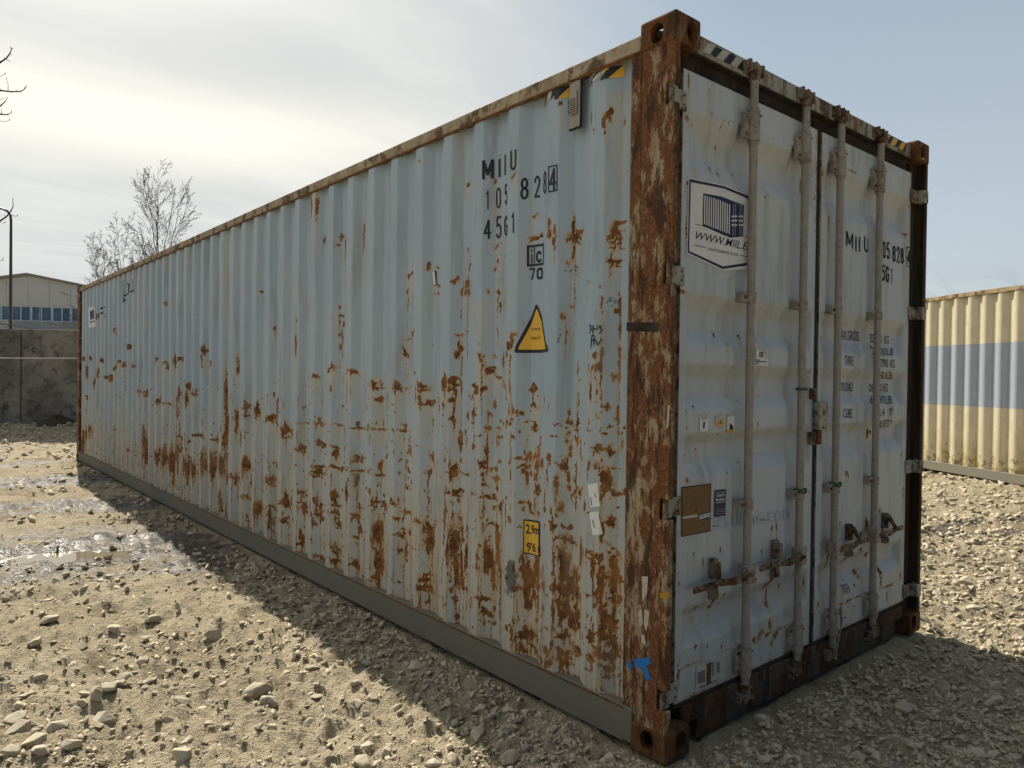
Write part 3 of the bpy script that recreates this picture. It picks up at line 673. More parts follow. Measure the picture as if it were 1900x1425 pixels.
# built at a top corner with its outer edges at x = 0, y = 0, top at z = 0
cast = cutby(solid(MB().box(0, 0.162, 0, 0.178, -0.118, 0), 0.012), [
    solid(MB().box(0.026, 0.150, 0.026, 0.160, -0.100, -0.026)),
    slot((0, 0.091, -0.066), 0, 0.062, 0.080, 0.08), slot((0.101, 0, -0.066), 1, 0.062, 0.080, 0.08),
    slot((0.089, 0.101, 0), 2, 0.064, 0.124, 0.08)], 'corner_casting')
for i, (x, y, z, sx, sy, sz) in enumerate([(0, 0, CH, 1, 1, 1), (CW, 0, CH, -1, 1, 1), (0, CL, CH, 1, -1, 1), (CW, CL, CH, -1, -1, 1),
                             (0, 0, 0, 1, 1, -1), (CW, 0, 0, -1, 1, -1), (0, CL, 0, 1, -1, -1), (CW, CL, 0, -1, -1, -1)]):
    o = link('corner_casting', cast, M['casting'], root); o.location = (x, y, z); o.scale = (sx, sy, sz)

# ---- posts: an outer angle with pockets cut out for the hinges, and an inner return behind them
HZ = [2.585, 1.895, 0.985, 0.245]
def post(mirror):
    sx = -1 if mirror else 1
    fx = lambda x: CW - x if mirror else x
    mt = M['post_shaded'] if mirror else M['post']
    poly = [(0.006, 0.0045), (0.036, 0.0045), (0.040, 0.0085), (0.040, 0.016), (0.020, 0.018), (0.020, 0.168), (0.006, 0.168)]
    def pr(p, z0, z1): return MB().prism([(fx(a), b, z0) for a, b in p], (0, 0, z1 - z0))
    me = cutby(solid(pr(poly, 0.116, 2.780)), [solid(MB().box(min(fx(-.01), fx(.06)), max(fx(-.01), fx(.06)), -0.01, 0.050, z - 0.041, z + 0.041)) for z in HZ] if not mirror else [], 'corner_post')
    bm = bmesh.new(); bm.from_mesh(me)
    es = [e for e in bm.edges if len(e.link_faces) == 2 and abs(e.verts[0].co.z - e.verts[1].co.z) > 0.1 and e.calc_face_angle(0) > 0.5]
    bmesh.ops.bevel(bm, geom=es, offset=0.004, segments=2, affect='EDGES', profile=0.5); bm.to_mesh(me); bm.free()
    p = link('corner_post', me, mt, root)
    pr([(0.0095, 0.171), (0.022, 0.171), (0.022, 0.226), (0.0095, 0.226)], 0.155, 2.800).build('post_web', mt, p, 0.003)
    pr([(0.021, 0.062), (0.116, 0.062), (0.116, 0.125), (0.021, 0.125)], 0.118, 2.778).build('inner_return', M['post_shaded'], p, 0.003)
    return p
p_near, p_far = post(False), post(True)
p_far['label'] = 'rusted right-hand door post, coloured dark for its shade'; p_near['label'] = 'heavily rusted brown post at the near corner'
MB().box(0.004, 0.085, 12.02, 12.186, 0.118, 2.778).build('rear_corner_post', M['post'], root, 0.006)
MB().box(CW - 0.085, CW - 0.004, 12.02, 12.186, 0.118, 2.778).build('rear_corner_post', M['post'], root, 0.006)

# ---- header and sill
MB().box(0.163, CW - 0.163, 0.045, 0.125, 2.798, 2.873).build('door_header', M['header'], root, 0.004)
MB().box(0.118, CW - 0.118, 0.082, 0.124, 2.690, 2.7965).build('header_lip', M['headlip'], root, 0.003)
MB().box(0.118, CW - 0.118, 0.0455, 0.083, 2.789, 2.797).build('drip_edge', M['headlip'], root, 0.002)
MB().box(0.163, CW - 0.163, 0.040, 0.125, 0.096, 0.168).build('door_sill', M['sill'], root, 0.005)
MB().box(0.262, CW - 0.262, 0.042, 0.122, 0.014, 0.0955).build('sill_skirt', M['sill'], root, 0.004)
MB().box(0.120, CW - 0.120, 0.052, 0.1, 0.169, 0.186).build('sill_gasket', M['headlip'], root, 0.002)

# ---- doors
BX = [0.582, 1.028, 1.379, 1.834]
GZ = [(2.565, 2.476, 2.404, 2.321), (1.839, 1.759, 1.693, 1.627), (1.554, 1.490, 1.416, 1.356), (1.272, 1.216, 1.156, 1.084), (0.566, 0.514, 0.455, 0.399)]
DFACE, DDEEP = 0.052, 0.091
def door_h(x, z):
    x = np.asarray(x, float); z = np.asarray(z, float)
    rp = np.ones_like(z)
    for a, b, c, d in GZ:
        rp = np.minimum(rp, np.where(z > b, np.clip((z - b) / (a - b), 0, 1), np.where(z < c, np.clip((c - z) / (c - d), 0, 1), 0)))
    cp = np.ones_like(x)
    for b in BX: cp = np.minimum(cp, np.clip((np.abs(x - b) - 0.040) / 0.040, 0, 1))
    pad = rp * (0.5 + 0.5 * cp)
    # frame and top and bottom plates
    fr = np.clip(1 - (x - 0.165) / 0.03, 0, 1) + np.clip(1 - (2.262 - x) / 0.03, 0, 1) + np.clip(1 - (np.abs(x - 1.215) - 0.055) / 0.03, 0, 1)
    fr = np.maximum(fr, np.clip((z - 2.575) / 0.02, 0, 1)); fr = np.maximum(fr, np.clip((0.342 - z) / 0.02, 0, 1))
    return DDEEP + (DFACE - DDEEP) * np.clip(np.maximum(pad, fr), 0, 1)
DX_CUTS = sorted([b + s * d for b in BX for s in (-1, 1) for d in (0.04, 0.08)] + [0.165, 0.195, 2.232, 2.262, 1.13, 1.16, 1.27, 1.30])
DZ_CUTS = sorted([z for g in GZ for z in g] + [2.575, 2.595, 0.342, 0.322])
def fill(lst, step):
    out = []
    for a, b in zip(lst[:-1], lst[1:]): out += list(np.linspace(a, b, max(1, int((b - a) / step)), endpoint=False))
    return np.array(out + [lst[-1]])
DM = crop(1220, 300, 4.454, [(300,68,14,8),(612,102,8,6),(430,60,8,20),(500,110,4,20),(595,958,6,12),(665,1120,6,18),(450,1410,10,10),(245,480,5,140),(240,180,3,30),(1180,220,10,90),(875,540,3,3),(890,290,3,12),(905,258,3,6)])
DM += crop(1160, 0, 4.317, [(690,915,14,10),(735,935,8,6),(790,965,14,6),(825,990,8,12),(880,990,14,8),(770,1005,4,6),(670,720,6,8),(530,1000,8,14),(672,1092,8,10),(725,1190,4,20),(680,1360,8,25),(740,1400,5,30),(550,1360,14,8),(855,1395,8,6),(510,640,4,60),(470,760,25,8)])
DM += crop(1220, 620, 4.193, [(540,80,10,18),(628,20,8,14),(780,700,8,22),(430,8,8,14),(218,590,6,5),(235,1145,14,22),(297,900,5,7),(628,990,8,8),(210,932,3,8),(280,575,4,3),(298,1365,8,8)])
DM += crop(1460, 680, 4.454, [(572,590,7,18),(660,550,14,40),(685,540,14,12),(580,805,4,8),(495,890,14,28),(505,920,8,30),(660,1300,20,50),(620,1380,30,20),(765,1200,10,30),(440,1300,5,15),(540,1335,8,12),(960,1060,3,30),(730,1290,8,25),(300,480,5,30),(945,730,6,30),(180,1040,6,20),(960,1000,3,60)])
DM += crop(1460, 380, 4.454, [(665,945,14,18),(345,170,4,100),(285,280,8,8),(330,440,4,10),(965,250,14,10),(690,1165,12,14),(345,905,10,8),(195,1380,6,8),(280,1105,4,6),(930,35,6,4),(700,160,6,6),(585,130,6,3)])
DM += crop(1140, 940, 2.937, [(346,135,5,10),(432,260,3,8),(484,295,6,18),(510,180,4,4),(545,505,14,25),(520,540,14,10),(600,480,8,10),(440,550,10,14),(560,470,10,12),(580,230,3,14),(375,985,5,10),(355,420,4,15),(348,360,3,10),(860,110,8,20),(830,420,12,30),(825,480,5,60),(770,400,8,14),(850,640,8,25),(800,690,14,20),(760,720,5,14),(585,760,4,5),(415,1040,8,6),(350,900,3,80)])
DM += crop(1380, 960, 3.75, [(225,60,8,50),(228,150,8,30),(125,240,3,25),(75,440,10,18),(240,470,8,18),(190,440,18,40),(155,520,8,60),(150,610,6,60),(180,740,10,30),(110,820,18,10),(160,820,25,14),(220,820,25,20),(190,880,10,30),(100,850,25,8),(270,760,40,5),(175,950,20,8),(400,450,6,30),(400,300,4,50),(515,610,14,30),(535,200,6,20),(580,260,12,80),(565,340,8,25),(700,290,20,20),(820,220,30,14),(850,260,12,25),(770,380,20,18),(790,410,20,10),(765,470,8,14),(940,370,14,40),(955,440,7,40),(1000,480,60,6),(720,590,40,5),(800,550,40,5),(680,600,20,4),(960,100,14,50),(1090,400,5,20),(400,640,5,14),(768,620,4,8)])
def make_door(x0, x1, dm, nm_label):
    xs = fill(sorted([x0, x1] + [c for c in DX_CUTS if x0 + .001 < c < x1 - .001]), 0.0095); zs = fill(sorted([0.188, 2.716] + DZ_CUTS), 0.0095)
    X, Z = np.meshgrid(xs, zs, indexing='ij'); Y = door_h(X, Z) + 0.0008 * fbm(X * 3, Z * 3, 2, 6)
    wx = X + 0.008 * fbm(X * 24, Z * 24, 3, 31); wz = Z + 0.012 * fbm(X * 20, Z * 20, 3, 37)
    R = np.zeros_like(X); T = np.zeros_like(X); K = np.zeros_like(X)
    for (u, v, ru, rv) in dm:
        cx, cz = DS(u, v)
        if not (x0 - .05 < cx < x1 + .05): continue
        a = abs(D(u + ru, v, .055)[0] - D(u - ru, v, .055)[0]) / 2; b = abs(D(u, v - rv, .055)[1] - D(u, v + rv, .055)[1]) / 2
        a, b = max(a * .8, .005), max(b, .005)
        R = np.maximum(R, np.clip(1.25 - 0.8 * np.sqrt(((wx - cx) / a) ** 2 + ((wz - cz) / b) ** 2), 0, 1))
        T = np.maximum(T, 0.75 * np.exp(-((wx - cx) / (a * 1.2 + .006)) ** 2) * ((Z < cz) & (Z > cz - .2 - 2 * b)) * np.clip(1 - (cz - Z) / (.2 + 2 * b), 0, 1))
    # rust in the seam of the bottom plate, grime low down
    R = np.maximum(R, np.exp(-((Z - 0.325) / 0.006) ** 2) * (0.45 + 0.45 * fbm(X * 9, Z * 0, 3, 50)))
    R = np.maximum(R, np.exp(-((Z - 0.192) / 0.008) ** 2) * (0.42 + 0.3 * fbm(X * 7, Z * 0, 3, 51)))
    R = np.maximum(R, np.exp(-((Z - 2.585) / 0.003) ** 2) * (0.20 + 0.5 * fbm(X * 6, Z * 0, 3, 53)))
    g = 1.19 if x0 < 1 else 1.24
    R = np.maximum(R, np.exp(-((X - g) / 0.03) ** 2) * sstep(2.0, 2.4, Z) * (0.28 + 0.42 * fbm(X * 45, Z * 30, 3, 54)))
    T = np.maximum(T, sstep(1.0, 0.2, Z) * (0.38 + 0.3 * fbm(X * 3, Z * 2, 3, 55)))
    for a, b, c, d in GZ: T = np.maximum(T, 0.55 * ((Z < a) & (Z > b)) * (0.8 + .3 * fbm(X * 6, Z * 6, 2, 56)))  # beige put into the down-facing slopes for light thrown up off the ground
    for b in BX: T = np.maximum(T, 0.40 * np.exp(-((X - b) / .05) ** 2) * sstep(1.2, .3, Z))
    for zz_ in HZ: R = np.maximum(R, np.exp(-((Z - zz_ + .06) / 0.012) ** 2) * (np.exp(-((X - .14) / .03) ** 2) + np.exp(-((X - 2.298) / .03) ** 2)) * (0.55 + 0.3 * fbm(X * 30, Z * 30, 2, 57)))
    for (u, v, r) in ((1290, 1200, .035), (1312, 1198, .03), (1300, 1150, .014)) if x0 < 1 else ():
        cx, cz = D(u, v); K = np.maximum(K, np.clip(1.0 - np.sqrt(((wx - cx) / (r * .5)) ** 2 + ((wz - cz) / r) ** 2), 0, 1) * .9)
    me = npmesh('door', np.stack([X, Y, Z], -1).reshape(-1, 3), gridfaces(len(xs), len(zs)))
    fattr(me, 'rust', R); fattr(me, 'stain_bounce', T); fattr(me, 'scuff', K)
    d = link('door', me, M['door'], root); d['label'] = nm_label
    e = MB(); e.box(x0, x0 + .03, DFACE + .001, .112, .188, 2.716); e.box(x1 - .03, x1, DFACE + .001, .112, .188, 2.716); e.box(x0 + .03, x1 - .03, DFACE + .001, .112, .188, .2); e.box(x0 + .03, x1 - .03, DFACE + .001, .112, 2.70, 2.716)
    e.build('door_edge', M['hinge'], d)
    return d
door_a = make_door(0.120, 1.192, DM, 'left door with the blue and white sign')
door_b = make_door(1.238, 2.310, DM, 'right door with the weight table')
gk = MB().box(1.194, 1.236, 0.058, 0.095, 0.188, 2.716).build('centre_gasket', M['rubber'], root, 0.003)
MB().box(0.115, 2.323, 0.070, 0.1, 2.700, 2.7165).build('top_gasket', M['rubber'], root)
MB().box(2.313, 2.330, 0.066, 0.1, 0.188, 2.70).build('side_gasket', M['rubber'], root)

BY = 0.024; BR = 0.0180
def hz(u, v): return D(u, v, BY)[1]
Z_TOP, Z_BOT = 2.66, 0.27
for i, bx in enumerate(BX):
    d = door_a if i < 2 else door_b
    out = -1 if i < 2 else 1
    MB().tube([(bx, BY, 0.12), (bx, BY, 0.2), (bx, BY, 2.5), (bx, BY, 2.80)], BR, 16).build('locking_bar', M['bar'], d, smooth=True)
    # cams and keepers at both ends
    for zc, s in ((2.835, 1), (0.105, -1)):
        c = MB(); c.tube([(bx, BY, zc - s * .055), (bx, BY, zc - s * .02)], 0.024, 14); c.obox((bx, BY - 0.004, zc), (1, 0.25, 0), (-.25, 1, 0), (0, 0, 1), 0.034, 0.017, 0.016)
        c.cyl((bx + 0.03, BY + .006, zc - .02), (bx + 0.03, BY + .006, zc + .02), 0.014, 10)
        c.build('cam', M['handle'], d, 0.003)
        k = MB(); k.box(bx - .058, bx - .040, 0.008, 0.046, zc - .026, zc + .026); k.box(bx + .046, bx + .064, 0.012, 0.046, zc - .026, zc + .026); k.box(bx - .058, bx + .064, 0.0395, 0.0465, zc - .028, zc + .028)
        k.build('cam_keeper', M['handle'], d, 0.003)
    # guide brackets, top and bottom: a half sleeve with a bolted flange
    for zc, hh in ((2.585, 0.066), (0.262, 0.062)):
        g = MB().tube([(bx, BY, zc - hh), (bx, BY, zc + hh)], BR + 0.0085, 16)
        g.box(bx - 0.060, bx - 0.012, 0.030, 0.038, zc - hh * .86, zc + hh * .86); g.box(bx + .012, bx + .030, 0.030, 0.050, zc - hh * .86, zc + hh * .86); g.box(bx - 0.058, bx + .03, 0.0375, 0.0515, zc - hh * .8, zc + hh * .8)
        go = g.build('guide_bracket', M['bracket'], d, smooth=True)
        for s in (-1, 1): MB().cyl((bx - .045, 0.0245, zc + s * .04), (bx - .045, 0.031, zc + s * .04), 0.009, 8).build('bolt', M['handle'], go)
        MB().cyl((bx + .020, -0.0005, zc + .045), (bx + .020, 0.01, zc + .045), 0.004, 6).build('bolt', M['rubber'], go)
        for s in (-1, 1): MB().tube([(bx, BY, zc + s * (hh + .012)), (bx, BY, zc + s * (hh + .002))], BR + .004, 16).build('collar', M['bracket'], go, smooth=True)
    for zc in (1.845, 0.945):
        g = MB().tube([(bx, BY, zc - .022), (bx, BY, zc + .022)], BR + 0.005, 16); g.box(bx - .058, bx - .010, .026, .032, zc - .022, zc + .022); g.box(bx + .012, bx + .032, .026, .032, zc - .022, zc + .022); g.box(bx - .055, bx + .03, .0315, .083, zc - .018, zc + .018)
        go = g.build('bar_clamp', M['bracket'], d, smooth=True)
        MB().cyl((bx - .042, 0.020, zc), (bx - .042, 0.027, zc), 0.008, 8).build('bolt', M['handle'], go)
        MB().cyl((bx + .024, 0.0195, zc), (bx + .024, 0.027, zc), 0.006, 8).build('bolt', M['rubber'], go)
    # handle: hub on the bar, lever towards the hinge side, catch holding it
    zh = (0.645, 0.655, 0.64, 0.65)[i]
    h = MB(); h.box(bx - .027, bx + .027, -0.006, 0.05, zh - .042, zh + .042)
    hub = h.build('handle_hub', M['bracket'], d, 0.006)
    MB().cyl((bx + out * .006, -0.011, zh), (bx + out * .006, -0.003, zh), 0.010, 10).build('bolt', M['handle'], hub)
    L = (0.40, 0.36, 0.36, 0.34)[i]
    lv = MB().bar((bx + out * .015, -0.002, zh), (bx + out * .15, -0.006, zh - .004), .012, .034); lv.bar((bx + out * .148, -0.006, zh - .004), (bx + out * .23, 0.006, zh + .002), .0125, .028); lv.bar((bx + out * .228, 0.006, zh + .002), (bx + out * L, 0.010, zh - .002), .012, .026)
    lv.build('handle', M['handle'], d, .003)
    cx = bx + out * (L - .17)
    ct = MB(); ct.obox((cx, .036, zh + .055), (1, 0, 0), (0, 1, 0), (0, 0, 1), .016, .014, .042); ct.obox((cx, .036, zh - .046), (1, 0, 0), (0, 1, 0), (0, 0, 1), .017, .014, .028)
    cto = ct.build('handle_catch', M['handle'], d, 0.004)
    hk = MB().tube([(cx - out * .005, .018, zh + .082), (cx + out * .012, .004, zh + .05), (cx + out * .028, -.012, zh + .016), (cx + out * .065, -.016, zh + .004)], [.014, .012, .010, .008], 8)
    hk.build('hasp', M['handle'], cto, smooth=True)
    MB().cyl((cx, .010, zh + .075), (cx, .026, zh + .075), .012, 10).build('bolt', M['handle'], cto)
    MB().cyl((cx, .016, zh - .055), (cx, .026, zh - .055), .013, 10).build('bolt', M['handle'], cto)
# lock box between the doors
MB().box(1.155, 1.192, 0.030, 0.054, 1.395, 1.450).build('lock_lug', M['handle'], door_a, .003)
MB().box(1.150, 1.190, 0.032, 0.054, 1.175, 1.235).build('lock_lug', M['handle'], door_a, .003)
MB().box(1.188, 1.268, 0.012, 0.050, 1.250, 1.385).build('lock_box', M['hinge'], door_b, .006)
MB().box(1.196, 1.226, 0.020, 0.055, 1.175, 1.245).build('lock_lug', M['weld'], door_b, .003)
# hinges
for d, fx in ((door_a, lambda x: x), (door_b, lambda x: CW - 0.010 - x)):
    for zc in HZ:
        h = MB(); a, b = sorted((fx(0.050), fx(0.134))); h.box(a, b, .041, .0515, zc - .040, zc + .038)
        a, b = sorted((fx(0.022 if d is door_a else -.002), fx(0.054))); h.box(a, b, .024 if d is door_a else -.002, .046, zc - .038, zc + .036)
        ho = h.build('hinge', M['hinge'], d, .006)
        MB().cyl((fx(.024), .034, zc - .043), (fx(.024), .034, zc + .043), .0115, 10).build('hinge_pin', M['handle'], ho)
        for s in (0.018, -0.018): MB().cyl((fx(.112), .037, zc + s), (fx(.112), .042, zc + s), .005, 8).build('bolt', M['handle'], ho)
# twine, seal and wire left on the bars
MB().tube([(BX[1] + .024 * math.cos(a), BY + .024 * math.sin(a), 1.447 + .002 * math.sin(3 * a)) for a in np.linspace(0, 2 * math.pi, 17)], .006, 6).build('tape_band', flat_mat('dark_teal_tape', (.03, .08, .085), .6), door_a)
for bx, dd in ((BX[1], door_a), (BX[2], door_b)):
    MB().tube([(bx + (.027 + .004 * math.sin(5 * a)) * math.cos(a), BY + (.028) * math.sin(a), .965 + .010 * math.sin(2.5 * a)) for a in np.linspace(0, 6 * math.pi, 50)], .0035, 5).build('twine', M['teal'], dd)
MB().tube([(BX[2] + .03, .015, .30), (BX[2] + .055, .01, .335), (BX[2] + .075, .012, .25), (BX[2] + .06, .02, .17), (BX[2] + .02, .012, .11), (BX[2] - .01, .0, .08)], .005, 6).build('cable_seal', M['bar'], door_b, smooth=True)

# ================================================================== lettering, stickers and labels on the container
_tcache = {}
def text2d(body, bold=0.0, shear=0.0):
    key = (body, bold, shear)
    if key not in _tcache:
        cu = bpy.data.curves.new('t', 'FONT'); cu.body = body; cu.offset = bold; cu.shear = shear; cu.resolution_u = 3
        o = bpy.data.objects.new('t', cu); COL.objects.link(o); bpy.context.view_layer.update()
        me = evalmesh(o)
        V = np.array([v.co[:2] for v in me.vertices]); Fc = [tuple(p.vertices) for p in me.polygons]
        bpy.data.objects.remove(o); bpy.data.curves.remove(cu); bpy.data.meshes.remove(me)
        V = (V - V.min(0)) / (V.max(0) - V.min(0))
        _tcache[key] = (V, Fc)
    return _tcache[key]
def bil(q, V):
    """q = wall points at top-left, top-right, bottom-right, bottom-left; V in 0..1 with y up"""
    tl, tr, brr, bl = [np.array(p) for p in q]; s = V[:, :1]; t = V[:, 1:2]
    return (bl * (1 - s) + brr * s) * (1 - t) + (tl * (1 - s) + tr * s) * t
def drape(name, P, Fc, surf, mat, parent, eps=0.002, solid_t=0.0):
    """P (n,2) in wall coordinates; the outline is cut at every fold and laid on the surface"""
    bm = bmesh.new(); vs_ = [bm.verts.new((p[0], p[1], 0)) for p in P]
    for f in Fc:
        try: bm.faces.new([vs_[i] for i in f])
        except ValueError: pass
    a0, b0 = P.min(0); a1, b1 = P.max(0)
    if surf == 'wall': ca, cb = [f for f in WFOLDS], []
    elif surf == 'door': ca, cb = DX_CUTS, DZ_CUTS
    else: ca, cb = [], []
    if surf == 'wall':
        ca = ca + list(np.arange(math.floor(a0 / .05) * .05, a1, .05)); cb = list(np.arange(math.floor(b0 / .08) * .08, b1, .08))
    for c, no in [(c, (1, 0, 0)) for c in ca if a0 < c < a1] + [(c, (0, 1, 0)) for c in cb if b0 < c < b1]:
        bmesh.ops.bisect_plane(bm, geom=list(bm.verts) + list(bm.edges) + list(bm.faces), plane_co=(c, 0, 0) if no[0] else (0, c, 0), plane_no=no, dist=1e-6)
    A = np.array([v.co[:2] for v in bm.verts])
    if surf == 'wall': W = np.stack([wall_surf(A[:, 0], A[:, 1]) - eps, A[:, 0], A[:, 1]], 1)
    elif surf == 'door': W = np.stack([A[:, 0], door_h(A[:, 0], A[:, 1]) - eps - .001, A[:, 1]], 1)
    elif surf == 'post': W = np.stack([np.where(A[:, 0] < .1695, .006, .0095) - eps, A[:, 0], A[:, 1]], 1)
    else: W = np.stack([A[:, 0], np.full(len(A), surf) - eps, A[:, 1]], 1)
    for v, w in zip(bm.verts, W): v.co = w
    if solid_t:
        bmesh.ops.recalc_face_normals(bm, faces=bm.faces)
    me = bpy.data.meshes.new(name); bm.to_mesh(me); bm.free()
    return link(name, me, mat, parent)
def wq(px): return [S(u, v) for u, v in px]
def dq(px, y=None): return [DS(u, v) if y is None else D(u, v, y) for u, v in px]
def text(body, q, surf, mat, parent, name='lettering', bold=0.03, shear=0.0, eps=0.002):
    V, Fc = text2d(body, bold, shear); return drape(name, bil(q, V), Fc, surf, mat, parent, eps)
def poly(pts, surf, mat, parent, name='sticker', eps=0.002):
    return drape(name, np.array(pts), [tuple(range(len(pts)))], surf, mat, parent, eps)
def polyl(polys, surf, mat, parent, name, eps=0.002):
    P, Fc = [], []
    for p in polys: Fc.append(tuple(range(len(P), len(P) + len(p)))); P += list(p)
    return drape(name, np.array(P), Fc, surf, mat, parent, eps)
def strokes(lines, w, surf, mat, parent, name='marking', eps=0.002):
    polys = []
    for ln in lines:
        for a, b in zip(ln[:-1], ln[1:]):
            a, b = np.array(a), np.array(b); d = b - a; n = np.array([-d[1], d[0]]) / (np.linalg.norm(d) + 1e-9) * w / 2; e = d / (np.linalg.norm(d) + 1e-9) * w * .3
            polys.append([a - n - e, b - n + e, b + n + e, a + n - e])
    return polyl(polys, surf, mat, parent, name, eps)
def cq(x0, y0, k, l, t, r, b, tr=0.0):
    """box in a zoomed crop -> photo corners; tr = how far the right side sits higher than the left"""
    f = lambda x, y: (x0 + x / k, y0 + y / k)
    return [f(l, t + tr), f(r, t), f(r, b), f(l, b + tr)]
def arc(cx, cy, rx, ry, a0, a1, n=5): return [(cx + rx * math.cos(math.radians(a)), cy + ry * math.sin(math.radians(a))) for a in np.linspace(a0, a1, n)]
GLYPH = {'M': [[(0, 0), (0, 1), (.5, .22), (1, 1), (1, 0)]], 'I': [[(.5, 0), (.5, 1)]], 'U': [[(0, 1)] + arc(.5, .25, .5, .25, 180, 360, 7) + [(1, 1)]],
 '1': [[(.15, .80), (.6, .96), (.6, 0)], [(.6, .9), (.6, 1)]], '0': [arc(.5, .75, .5, .25, 0, 180, 7) + arc(.5, .25, .5, .25, 180, 360, 7) + [(1, .75)]],
 '5': [[(.95, 1), (.12, 1), (.06, .56)] + arc(.45, .32, .55, .32, 130, -90, 8) + [(.2, .03), (0, .16)]],
 '8': [arc(.5, .76, .44, .24, -90, 270, 13), arc(.5, .26, .5, .26, -90, 270, 13)], '2': [arc(.5, .72, .5, .28, 175, -30, 8) + [(.0, .0), (1, 0)]],
 '4': [[(.72, 0), (.72, 1), (0, .30), (1, .30)]], 'G': [arc(.5, .74, .5, .26, 20, 180, 6) + arc(.5, .26, .5, .26, 180, 360, 6) + [(1, .48), (.55, .48)]],
 '7': [[(0, 1), (1, 1), (.35, 0)]], 'c': [arc(.5, .5, .5, .5, 45, 315, 11)], 'i': [[(.5, 0), (.5, .68)], [(.5, .86), (.5, 1)]]}
def glyph(ch, q, surf, mat, parent, w, name='letter', eps=0.002):
    """a stencilled letter drawn with strokes of real width w"""
    tl, tr, br_, bl = [np.array(p) for p in q]; wd = (np.linalg.norm(tr - tl) + np.linalg.norm(br_ - bl)) / 2; ht = (np.linalg.norm(tl - bl) + np.linalg.norm(tr - br_)) / 2
    w = min(w, wd * (.27 if ch not in 'I' else 1.0)); fx_, fy_ = w / 2 / wd, w / 2 / ht
    ls = [bil(q, np.array([(fx_ + a * (1 - 2 * fx_) if ch not in 'Ii' else .5, fy_ + b * (1 - 2 * fy_)) for a, b in ln])) for ln in GLYPH[ch]]
    return strokes(ls, w, surf, mat, parent, name, eps)
BOLD = {'M': .006, '1': .0, 'I': .0, '4': .02, 'U': .015, '8': .03, '5': .025, '2': .025, '0': .025, 'G': .02}
side0 = [o for o in root.children if o.name.startswith('side_panel')][0]
# number on the long side
for ch, l, t, r, b, tr in [('M',218,1008,308,1157,10),('I',338,1003,355,1148,3),('I',383,975,392,1130,2),('U',425,935,470,1088,12),('1',243,1235,275,1380,5),('0',320,1215,356,1370,5),('5',383,1190,403,1345,4),('8',500,1145,562,1305,6),('2',602,1128,646,1290,8),('8',668,1097,691,1264,5),('4',710,1070,765,1240,10)]:
    glyph(ch, wq(cq(840, 40, 3.958, l, t, r, b, tr)), 'wall', M['black'], side0, .0175)
for ch, l, t, r, b, tr in [('4',228,107,287,252,6),('5',320,80,361,245,6),('G',380,75,403,230,4),('1',430,52,460,208,5)]:
    glyph(ch, wq(cq(840, 380, 3.958, l, t, r, b, tr)), 'wall', M['black'], side0, .017)
def frame(q, surf, w, mat, parent, name='frame'):
    q = [np.array(p) for p in q]; c = sum(q) / 4; inn = []
    for i in range(4):
        a, b, d = q[i], q[(i + 1) % 4], q[i - 1]
        inn.append(a + (b - a) / np.linalg.norm(b - a) * w + (d - a) / np.linalg.norm(d - a) * w)
    return polyl([[q[i], q[(i + 1) % 4], inn[(i + 1) % 4], inn[i]] for i in range(4)], surf, mat, parent, name, .0022)
frame(wq(cq(840, 40, 3.958, 703, 1050, 772, 1243, 15)), 'wall', .006, M['black'], side0)
frame(wq(cq(840, 380, 3.958, 546, 281, 669, 438, 17)), 'wall', .011, M['black'], side0)
glyph('i', wq(cq(840, 380, 3.958, 564, 325, 596, 440, 3)), 'wall', M['black'], side0, .016)
glyph('c', wq(cq(840, 380, 3.958, 612, 335, 660, 422, 6)), 'wall', M['black'], side0, .014)
polyl([wq(cq(840, 380, 3.958, 597, 293, 604, 445, 1))], 'wall', M['black'], side0, 'frame', .0022)
glyph('7', wq(cq(840, 380, 3.958, 562, 462, 606, 550, 4)), 'wall', M['black'], side0, .012); glyph('0', wq(cq(840, 380, 3.958, 618, 458, 662, 547, 4)), 'wall', M['black'], side0, .012)
# warning triangle
def cp(x0, y0, k, pts): return [(x0 + a / k, y0 + b / k) for a, b in pts]
def rounded(pts, r=.16, n=5):
    out = []; pts = [np.array(p) for p in pts]
    for i, p in enumerate(pts):
        a, b = pts[i - 1], pts[(i + 1) % len(pts)]; p0, p1 = p + (a - p) * r, p + (b - p) * r
        for t in np.linspace(0, 1, n): out.append(p0 * (1 - t) ** 2 + p * 2 * t * (1 - t) + p1 * t * t)
    return out
tri = wq(cp(840, 380, 3.958, [(617, 715), (448, 1088), (712, 1082)]))
poly(rounded(tri, .09), 'wall', M['black'], side0, 'warning_sticker', .002)
tri2 = wq(cp(840, 380, 3.958, [(622, 760), (480, 1063), (690, 1060)]))
poly(rounded(tri2, .05), 'wall', M['yellow'], side0, 'warning_sticker', .0032)
text('SUPER', wq(cq(840, 380, 3.958, 582, 902, 650, 922, 2)), 'wall', M['black'], side0, 'lettering', .0, 0, .0042)
text('HEAVY', wq(cq(840, 380, 3.958, 582, 968, 650, 990, 2)), 'wall', M['black'], side0, 'lettering', .0, 0, .0042)
